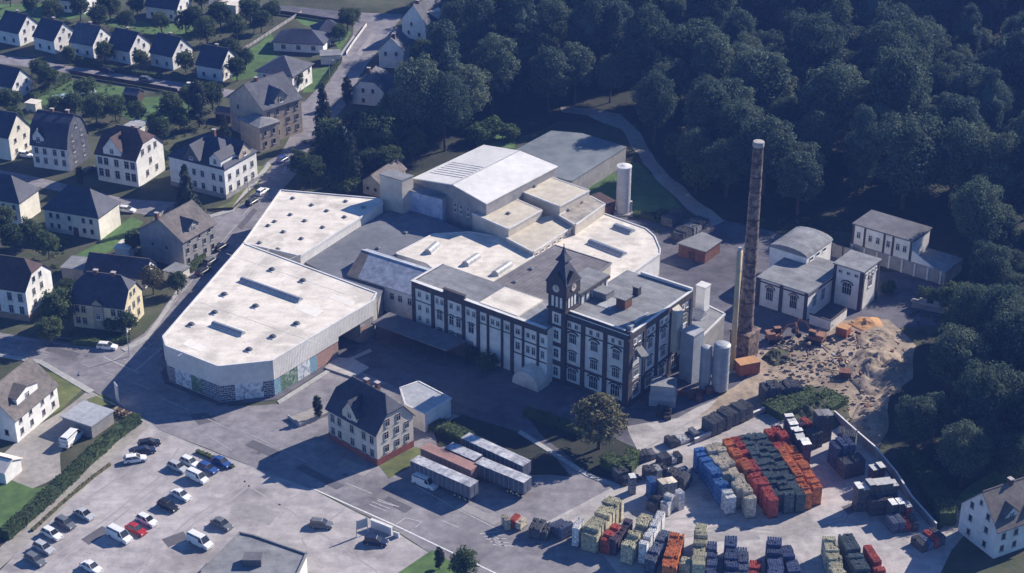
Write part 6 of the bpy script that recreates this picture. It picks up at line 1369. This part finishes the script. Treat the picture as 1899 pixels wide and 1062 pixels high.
# single trees one can tell apart
tree('forest', (1212, 268), 'tall free standing tree beside the bend of the forest path', .82, zs=1.25)
tree('dry', (1110, 832), 'dry grey green tree in front of the brewery house', 1.5, zs=.86)
tree('forest', (1690, 838), 'round tree at the forest edge above the right boundary wall', .62)
tree('forest', (1780, 900), 'spreading tree above the lower right house', .66)
tree('forest', (1882, 905), 'tree at the right edge above the lower right house', .6)
for px, k, s, lb in (((602, 262), 'conifer', 1.05, 'tall conifer beside the road bend'), ((655, 345), 'conifer', .95, 'tall dark conifer left of the old brown shed'), ((598, 312), 'conifer', .8, 'broad conifer below the road bend'),
                     ((578, 345), 'garden', 1.1, 'rounded tree at the back edge of the rear hall'), ((645, 195), 'column', .75, 'narrow conifer beside the white half hipped house'), ((722, 275), 'forest', .6, 'tall tree below the white half hipped house'),
                     ((690, 290), 'forest', .62, 'tree right of the hidden pale roofed hut'), ((722, 225), 'garden', 1.0, 'leafy tree beside the half hipped house'), ((800, 175), 'forest', .6, 'tree right of the narrow gabled house'),
                     ((370, 235), 'column', 1.2, 'tall oval tree behind the cream villa'), ((420, 285), 'conifer', .75, 'conifer between cream villa and weathered apartment house'),
                     ((350, 405), 'conifer', .95, 'big dark conifer between villa and gabled grey house'), ((368, 440), 'garden', 1.1, 'round dark tree beside the road below the big conifer'), ((285, 545), 'dry', .8, 'brown leafed tree beside the yellow house'),
                     ((112, 610), 'garden', 1.2, 'dark tree left of the yellow house'), ((128, 570), 'garden', .9, 'small tree behind the dark tree left of the yellow house'), ((240, 620), 'garden', .7, 'dark shrub tree at the road corner of the yellow house'),
                     ((150, 345), 'column', .5, 'slim cypress between the two big houses'), ((215, 612), 'bush', 1.6, 'dark bush before the yellow house'), ((140, 222), 'garden', 1.1, 'dark round tree in the garden behind the slate mansard house'),
                     ((180, 230), 'garden', 1.1, 'bluish tree beside the dark round garden tree'), ((215, 225), 'garden', 1.0, 'light green tree at the left of the lawn'), ((200, 205), 'bright', 1.3, 'bright green bush above the bluish garden tree'),
                     ((320, 225), 'garden', 1.1, 'tree at the right of the lawn'), ((290, 252), 'garden', .9, 'tree left of the pale flat shed'), ((335, 245), 'garden', .9, 'dark tree beside the round trampoline place'),
                     ((20, 215), 'garden', 1.1, 'tree behind the cream gabled house at the left'), ((92, 168), 'garden', 1.0, 'tree at the start of the garden hedge'), ((362, 62), 'garden', 1.2, 'tree behind the gabled row'),
                     ((385, 85), 'garden', 1.2, 'large bushy tree above the rightmost row house'), ((440, 75), 'garden', 1.1, 'tree in the bungalow orchard'), ((465, 45), 'garden', 1.1, 'tree at the orchard top'),
                     ((430, 115), 'garden', 1.0, 'tree right of the rightmost row house'), ((455, 30), 'column', .7, 'dark narrow conifer beside the white shed at the top'), ((300, 62), 'garden', .9, 'tree between row and top left gabled house'),
                     ((645, 58), 'garden', 1.0, 'round tree at the bungalow corner'), ((655, 48), 'garden', .8, 'round dark tree beside the upper road corner'), ((60, 30), 'garden', 1.0, 'tree at the upper left behind the row'),
                     ((100, 45), 'garden', 1.1, 'dark tree behind the second row house'), ((185, 52), 'garden', 1.0, 'tree behind the third row house'), ((235, 58), 'garden', .9, 'tree behind the fourth row house'), ((20, 12), 'garden', 1.0, 'tree at the upper left corner'),
                     ((590, 775), 'column', .45, 'slim dark conifer left of the beige house'), ((530, 225), 'garden', .75, 'brown bush tree beside the apartment house'), ((545, 238), 'garden', .6, 'small tree on the apartment house lawn'),
                     ((60, 455), 'garden', .9, 'round bush tree between the two cream hipped houses'), ((25, 470), 'garden', 1.0, 'tree behind the white house at the left edge'), ((300, 300), 'bush', 1.6, 'bush beside the half timbered house'),
                     ((815, 1055), 'column', .4, 'slim dark conifer at the bottom edge beside the road'), ((862, 1075), 'garden', .8, 'dark round bush tree at the bottom edge'), ((905, 685), 'bush', 1.6, 'dark bush at the foot of the long wing'), ((875, 665), 'bush', 1.3, 'small dark bush left of the pale gate vault'),
                     ((790, 225), 'forest', .66, 'forest tree overhanging the half hipped house garden'), ((820, 215), 'forest', .8, 'leafy tree at the left corner of the forest'), ((765, 300), 'garden', 1.3, 'low tree behind the stair block'),
                     ((1290, 360), 'garden', 1.2, 'lighter shrub tree beside the forest path'), ((1255, 310), 'garden', 1.3, 'pale leafed tree beside the forest path bend'), ((855, 110), 'forest', .62, 'tree beside the low red roofed shed'), ((785, 128), 'garden', 1.2, 'dark tree behind the narrow gabled house'),
                     ((1720, 560), 'bush', 1.5, 'bush growing on the ruined wall'), ((1645, 545), 'bush', 1.4, 'bush beside the boiler house tower'), ((1765, 590), 'garden', 1.2, 'tree before the wood beside the ruined wall'), ((890, 262), 'bright', 1.6, 'bright green shrub behind the machine hall'), ((915, 255), 'bright', 1.7, 'second bright green shrub behind the machine hall'), ((945, 258), 'bright', 1.3, 'small bright shrub behind the warehouse edge'),
                     ((665, 268), 'garden', 1.3, 'large shadowed tree above the hidden pale roofed hut'), ((615, 300), 'garden', 1.6, 'dense tree right of the broad conifer'), ((700, 305), 'garden', 1.9, 'broad dark tree above the old brown shed'), ((762, 255), 'forest', .66, 'tall dark tree at the forest corner near the half hipped house'), ((845, 150), 'forest', .66, 'large tree below the low red roofed shed'), ((720, 330), 'garden', 1.2, 'tree behind the old brown shed'), ((690, 330), 'garden', 1.1, 'dark tree touching the old brown shed'), ((620, 352), 'bush', 1.8, 'dark bush along the back edge of the rear hall'), ((650, 358), 'bush', 1.7, 'second dark bush along the back edge of the rear hall')):
    tree(k, px, lb, s)
for px, s, lb in (((150, 38), 1.1, 'tree left of the upper left corner house'), ((205, 40), 1.2, 'tree between upper left corner house and top gabled house'), ((255, 30), .9, 'small tree beside the top left gabled house'), ((345, 62), 1.0, 'tree right of the top left gabled house'), ((375, 20), 1.1, 'tree left of the white shed at the top'), ((410, 55), 1.2, 'tree in the upper orchard middle'), ((485, 60), 1.0, 'tree above the bungalow roof'), ((505, 40), .9, 'small orchard tree near the upper street'),
                  ((130, 120), .8, 'small tree before the third row house'), ((195, 118), .9, 'small tree before the fourth row house'), ((262, 128), .8, 'small tree before the fifth row house'), ((345, 135), .9, 'small tree before the rightmost row house'), ((440, 150), 1.0, 'tree at the lane end beside the rightmost row house'), ((455, 130), .9, 'tree between lane end and pyramid roofed house'), ((75, 150), .9, 'tree behind the small gabled house'), ((160, 190), 1.0, 'tree right of the swimming pool'), ((110, 225), 1.0, 'tree behind the slate mansard house'), ((255, 232), .9, 'tree above the pale flat shed'), ((395, 205), 1.1, 'tree left of the weathered apartment house'), ((350, 200), .9, 'tree at the far end of the lawn'), ((30, 245), 1.0, 'tree left of the slate mansard house'), ((300, 268), 1.0, 'tree between half timbered house and villa'),
                  ((5, 440), 1.1, 'tree at the left edge behind the white house'), ((92, 480), .9, 'tree beside the garage row'), ((250, 470), .8, 'tree beside the small white garage'), ((330, 545), .7, 'small tree at the road beside the pale garage'), ((95, 640), .9, 'dark tree at the road left of the yellow house'), ((560, 330), 1.0, 'tree on the verge opposite the villa'), ((550, 168), .8, 'small tree at the junction below the pyramid roofed house'), ((630, 80), .8, 'small tree before the bungalow wing'), ((1775, 632), 1.2, 'broad tree at the corner of the wood')):
    tree('garden', px, lb, s)
# small shrubs of the gardens and hedges
def hedge(label, pts, wd, h, m='leaf_garden', dens=26, name='hedge'):
    """clipped hedge: one mass of leaves along a line"""
    a0 = P(*pts[0]); t = thing(name, label, name, tuple(a0)); r = random.Random(len(label)); vs, fs = [], []; core = MB()
    for a, b in zip(pts[:-1], pts[1:]):
        A_, B_ = P(*a), P(*b); d = (B_ - A_); L_ = d.length; d.normalize(); nn = Vector((-d.y, d.x, 0))
        for _ in range(int(L_ * dens * (h + wd) / 2)):
            s = r.random() * L_; f = r.choice('ttlrf'); u = r.uniform(-1, 1); w_ = wd / 2 * (1 + .25 * noise.noise(Vector((s * .5, a[0], 1)))); hh = h * (1 + .22 * noise.noise(Vector((s * .4, a[1], 7))))
            if f == 't': p = A_ + d * s + nn * u * w_ + Vector((0, 0, hh)); n_ = Vector((0, 0, 1))
            else: sg_ = -1 if f == 'l' else 1; p = A_ + d * s + nn * sg_ * w_ + Vector((0, 0, hh * r.random())); n_ = nn * sg_
            n_ = n_ + Vector((r.gauss(0, .5), r.gauss(0, .5), r.gauss(.2, .5))); leaf(vs, fs, p - a0, n_, r.uniform(.3, .6), r)
        core.prism([((q - a0).x, (q - a0).y) for q in (A_ + nn * wd * .4, A_ - nn * wd * .4, B_ - nn * wd * .4, B_ + nn * wd * .4)], 0, h * .88)
    mb = MB(); mb.add(vs, fs); mb.build('foliage', m, t); core.build('inner_twigs', m, t); return t
hedge('long thick hedge between footpath and gravel drive at the lower left', [(10, 1000), (95, 925), (160, 862), (215, 812), (255, 782)], 2.4, 2.2)
hedge('hedge beside the road along the pyramid roofed house', [(598, 162), (622, 128), (632, 112)], 1.2, 1.5)
hedge('hedge around the apartment house front garden', [(500, 262), (528, 252), (552, 225)], 1.4, 1.2)
hedge('dense garden hedge along the residential street', [(60, 185), (95, 165), (130, 148)], 2.0, 2.2)
hedge('brown topped hedge between wood and right boundary wall', [(1680, 850), (1710, 890), (1745, 950), (1755, 975)], 3.6, 3.2)
hedge('scruffy green scrub covering the bank above the crate block', [(1432, 772), (1470, 755), (1515, 742), (1555, 762)], 6.0, 2.0, 'leaf_garden', 30, name='scrub')
hedge('low hedge along the kerb of the parking lot', [(365, 838), (432, 868)], .8, .7)
hedge('rough overgrowth between footpath and parking lot', [(60, 985), (120, 930), (180, 880), (205, 862)], .6, .5, 'leaf_dry')
hedge('dark shrubs on the bank between trailers and brewery', [(790, 790), (830, 800), (870, 820)], 3.5, 1.6)
hedge('dark hedge along the shaded lane below the brewery house', [(975, 768), (1040, 790), (1085, 810)], 2.2, 1.6)
hedge('shrubs behind the dry tree on the shaded bank', [(1120, 860), (1160, 880), (1175, 850)], 3.0, 2.4)
hedge('hedge along the road beside the gabled grey house', [(352, 505), (368, 490), (388, 462)], 1.6, 1.5)
hedge('dark hedge before the yellow house', [(135, 635), (190, 640), (240, 632)], 2.2, 1.4)
hedge('row of shrubs between the row houses and their street', [(130, 108), (185, 125), (250, 138), (300, 145)], 1.6, 1.4)
hedge('shrubs before the two rightmost row houses', [(320, 142), (356, 155), (400, 165)], 2.0, 1.6)
hedge('shaded hedge between the cream hipped houses', [(60, 430), (92, 445), (130, 452)], 1.5, 1.4)
hedge('garden hedge behind the cream villa', [(300, 300), (340, 272), (400, 262)], 1.6, 1.4)
hedge('scrub along the back of the big silo lawn', [(1175, 400), (1215, 405), (1235, 395)], 2.5, 1.2, 'leaf_garden')
# scattered low shrubs in the gardens; nobody could count them
r = random.Random(5); vs, fs = [], []
areas = [PP(q) for q in ([(0, 130), (420, 190), (420, 260), (310, 290), (60, 215), (0, 210)], [(330, 30), (520, 20), (500, 60), (400, 130), (340, 90)], [(0, 30), (270, 40), (330, 75), (0, 60)], [(560, 260), (700, 200), (700, 330), (620, 345)], [(0, 430), (130, 460), (100, 520), (0, 470)], [(70, 600), (140, 600), (135, 635), (70, 630)], [(1400, 768), (1500, 715), (1572, 740), (1575, 790), (1480, 792)], [(1690, 580), (1780, 560), (1780, 640), (1700, 640)], [(1180, 400), (1250, 385), (1230, 430), (1190, 430)], [(1340, 410), (1570, 400), (1560, 440), (1440, 430)])]
for ar in areas:
    xs = [p.x for p in ar]; ys = [p.y for p in ar]; A0 = (max(xs) - min(xs)) * (max(ys) - min(ys)); n = int(A0 / 9)
    for _ in range(n):
        c = Vector((r.uniform(min(xs), max(xs)), r.uniform(min(ys), max(ys)), 0))
        if not inside(c, ar): continue
        R0 = r.uniform(.4, 1.1)
        for _ in range(int(34 * R0)):
            d = Vector((r.gauss(0, 1), r.gauss(0, 1), abs(r.gauss(0, 1)))).normalized(); leaf(vs, fs, c + d * R0 * r.uniform(.6, 1), d + Vector((r.gauss(0, .4), r.gauss(0, .4), .3)), r.uniform(.3, .5), r)
mb = MB(); mb.add(vs, fs); o = mb.build('undergrowth', 'leaf_garden', None, kind='stuff'); o['label'] = 'low shrubs and weeds scattered through the gardens'; o['category'] = 'undergrowth'
# ------------------------------------------------------------------ cars
CARW = wheel_mesh(.32, .22)
def car_parts(colr, van=False, est=False):
    k = (colr, van, est)
    if k in CARM: return CARM[k]
    b = MB(); gl_ = MB(); rf = MB()
    def loft(mb, secs, mi=0, cap=True):
        n = len(secs[0]); vs = [p for s_ in secs for p in s_]; fs = []
        for j in range(len(secs) - 1):
            for i in range(n): fs.append((j * n + i, j * n + (i + 1) % n, (j + 1) * n + (i + 1) % n, (j + 1) * n + i))
        if cap: fs += [tuple(reversed(range(n))), tuple(range((len(secs) - 1) * n, len(secs) * n))]
        mb.add(vs, fs, mi)
    if van: L_, Wd, belt, roof, xs = 5.3, 1.95, 1.15, 2.05, ((-2.6, .55), (-2.45, 1.15), (1.2, 1.15), (1.9, 1.02), (2.5, .85), (2.66, .6))
    else: L_, Wd, belt, roof, xs = 4.4, 1.78, .92, 1.46, ((-2.2, .62), (-2.05, .92), (-1.2, .94), (.75, .94), (1.6, .80), (2.1, .68), (2.2, .55))
    secs = []
    for x, zt in xs:
        t = .93 if abs(x) > L_ * .46 else 1.0; h_ = Wd / 2 * t
        secs.append([(x, -h_, .28), (x, -h_, zt - .14), (x, -h_ + .12, zt), (x, h_ - .12, zt), (x, h_, zt - .14), (x, h_, .28), (x, h_ - .15, .2), (x, -h_ + .15, .2)])
    loft(b, secs)
    if van: a0, a1, c0, c1 = -2.45, 1.75, -2.35, 1.0
    elif est: a0, a1, c0, c1 = -2.0, 1.05, -1.75, .3
    else: a0, a1, c0, c1 = -1.75, 1.05, -1.1, .25
    hb, ht = Wd / 2 - .1, Wd / 2 - .25
    vs = [(a0, -hb, belt), (a1, -hb, belt), (a1, hb, belt), (a0, hb, belt), (c0, -ht, roof), (c1, -ht, roof), (c1, ht, roof), (c0, ht, roof)]
    gl_.add(vs, [(0, 1, 5, 4), (1, 2, 6, 5), (2, 3, 7, 6), (3, 0, 4, 7), (4, 5, 6, 7)])
    rf.add([(c0 - .03, -ht - .03, roof - .03), (c1 + .03, -ht - .03, roof - .03), (c1 + .03, ht + .03, roof - .03), (c0 - .03, ht + .03, roof - .03), (c0 + .08, -ht + .1, roof + .05), (c1 - .08, -ht + .1, roof + .05), (c1 - .08, ht - .1, roof + .05), (c0 + .08, ht - .1, roof + .05)], [(0, 1, 5, 4), (1, 2, 6, 5), (2, 3, 7, 6), (3, 0, 4, 7), (4, 5, 6, 7)])
    # pillars
    for s in (-1, 1):
        for f in (0, .5, 1):
            p = Vector((a0 + (a1 - a0) * f, s * hb, belt)); q = Vector((c0 + (c1 - c0) * f, s * ht, roof)); b.bar(p, q, .05, 0, 4)
    if van:                                            # closed sheet side behind the cab
        b.box(-2.44, .55, -hb - .035, hb + .035, belt - .05, roof - .25)
    hl = MB(); x1 = xs[-1][0]; hl.box(x1 - .1, x1 + .03, -.16, .16, .55, .7); tl_ = MB(); tl_.box(-.03, .06, -.14, .14, .65, .85)
    CARM[k] = (b.mesh('body', 'car_' + colr), gl_.mesh('windows', 'glass'), rf.mesh('roof_panel', 'car_' + colr), hl.mesh('headlight', 'head_lamp'), tl_.mesh('tail_light', 'tail_lamp'), L_, Wd, xs[0][0])
    return CARM[k]
CARM = {}
def car(label, px, ang, colr, van=False, est=True, group='cars parked in the lot', sc=1.0):
    p = P(*px); t = thing('parked_van' if van else 'parked_car', label, 'van' if van else 'car', (p.x, p.y, .02), R(ang), group, sc)
    b, g_, rf, hl, tl_, L_, Wd, xr = car_parts(colr, van, est)
    link('body', b, t); link('windows', g_, t); link('roof_panel', rf, t)
    for x in (-L_ * .3, L_ * .31):
        for s in (-1, 1): link('wheel', CARW, t, (x, s * (Wd / 2 - .1), .32))
    for s in (-1, 1): link('headlight', hl, t, (0, s * Wd * .34, 0)); link('tail_light', tl_, t, (xr, s * Wd * .36, 0))
    return t
LOT = -36
G_ = 'cars parked in the gravel lot'
car('black car at the far end of the lot beside the footpath', (277, 826), 20, 'black', group=G_)
car('dark car parked behind the white dark sided car', (268, 840), 20, 'navy', group=G_)
car('white topped car nearest the footpath at the lot entrance', (251, 855), 15, 'white', group=G_)
car('white hatchback in the upper group of parked cars', (353, 861), LOT, 'white', group=G_)
car('silver car left of the white van in the upper group', (330, 870), LOT, 'silver', group=G_)
car('blue car between the white van and the end of the row', (386, 872), LOT, 'blue', group=G_)
car('blue car at the end of the upper row', (411, 861), LOT, 'blue', group=G_, est=False)
car('white van in the upper group of parked cars', (366, 889), LOT, 'white', True, group=G_, sc=.9)
car('white car beside the dark car in the middle of the lot', (336, 922), LOT, 'white', group=G_, est=False)
car('dark grey car in the middle of the lot', (312, 942), LOT, 'black', group=G_)
car('white car at the right of the red car', (273, 969), LOT, 'white', group=G_)
car('red car between white van and white car', (253, 986), LOT, 'red', group=G_, est=False)
car('white van left of the red car', (222, 998), LOT, 'white', True, group=G_)
car('white van parked alone near the flat roofed building', (371, 1009), LOT, 'white', True, group=G_)
car('white estate car nearest the footpath bend', (97, 994), LOT, 'white', group=G_)
car('silver car second along the footpath', (82, 1020), LOT, 'silver', group=G_)
car('dark car with pale roof at the lower left of the lot', (66, 1042), LOT, 'grey', group=G_)
car('white car cut by the bottom edge', (170, 1056), LOT, 'white', group=G_, est=False)
car('dark grey car right of the white estate', (122, 974), LOT, 'grey', group=G_)
car('grey car alone near the middle right of the lot', (412, 976), LOT, 'grey', group=G_, est=False)
car('pale grey car behind the dark grey car', (157, 958), LOT, 'silver', group=G_, est=False)
car('dark and white car beside the advertising sign', (596, 976), -8, 'grey', group=G_)
car('dark blue car below the white sign wall', (697, 1008), -10, 'navy', group=G_)
RG = 'cars along the road'
car('blue car driving on the upper road', (525, 298), 62, 'blue', group=RG)
car('white car parked behind the dark car below the villa lawn', (487, 358), 62, 'white', group=RG)
car('dark car parked at the kerb below the villa lawn', (468, 377), 62, 'black', group=RG)
car('dark car at the kerb beside the front hall', (409, 461), 60, 'black', group=RG)
car('grey car at the kerb between two dark cars', (391, 487), 60, 'grey', group=RG)
car('dark grey car nearest the crossing along the hall', (377, 506), 60, 'black', group=RG)
car('white car parked at the crossing below the yellow house', (199, 646), -8, 'white', group=RG)
car('white car parked on the residential street', (357, 162), -14, 'white', group=RG)
car('dark car parked beside the residential street', (200, 134), -14, 'black', group=RG)
car('grey car parked near the fifth row house', (272, 150), -14, 'grey', group=RG)
car('white car on the brick drive of the left cream house', (47, 290), -20, 'white', group=RG)
car('dark car on the drive between the two big houses', (168, 318), 60, 'black', group=RG)
car('white car at the end of the side street', (236, 392), -15, 'white', group=RG)
car('white delivery van before the low garage by the hedge', (134, 818), 70, 'white', True, group='vehicles on the gravel drive', sc=1.15)
car('dark car beside the white house at the left edge', (62, 775), 60, 'grey', group='vehicles on the gravel drive')
car('black car beside the white stacks at the yard entrance', (1168, 893), 30, 'black', group='vehicles in the crate yard')
car('white van standing before the nearest trailer', (788, 900), -35, 'white', True, group='vehicles in the crate yard')
# ------------------------------------------------------------------ the bluish morning air over the whole place
hz = bpy.data.materials.new('haze'); hz.use_nodes = True; hn = hz.node_tree; hn.nodes.clear()
ho = hn.nodes.new('ShaderNodeOutputMaterial'); hv = hn.nodes.new('ShaderNodeVolumePrincipled')
hv.inputs['Color'].default_value = (.17, .34, 1.0, 1); hv.inputs['Density'].default_value = 1.7e-4; hv.inputs['Anisotropy'].default_value = 0.0
hn.links.new(hv.outputs[0], ho.inputs['Volume']); MATS['haze'] = hz
mb = MB(); mb.box(-905, 905, -305, 1705, -1.2, 188); mb.build('haze', 'haze', None, kind='stuff')
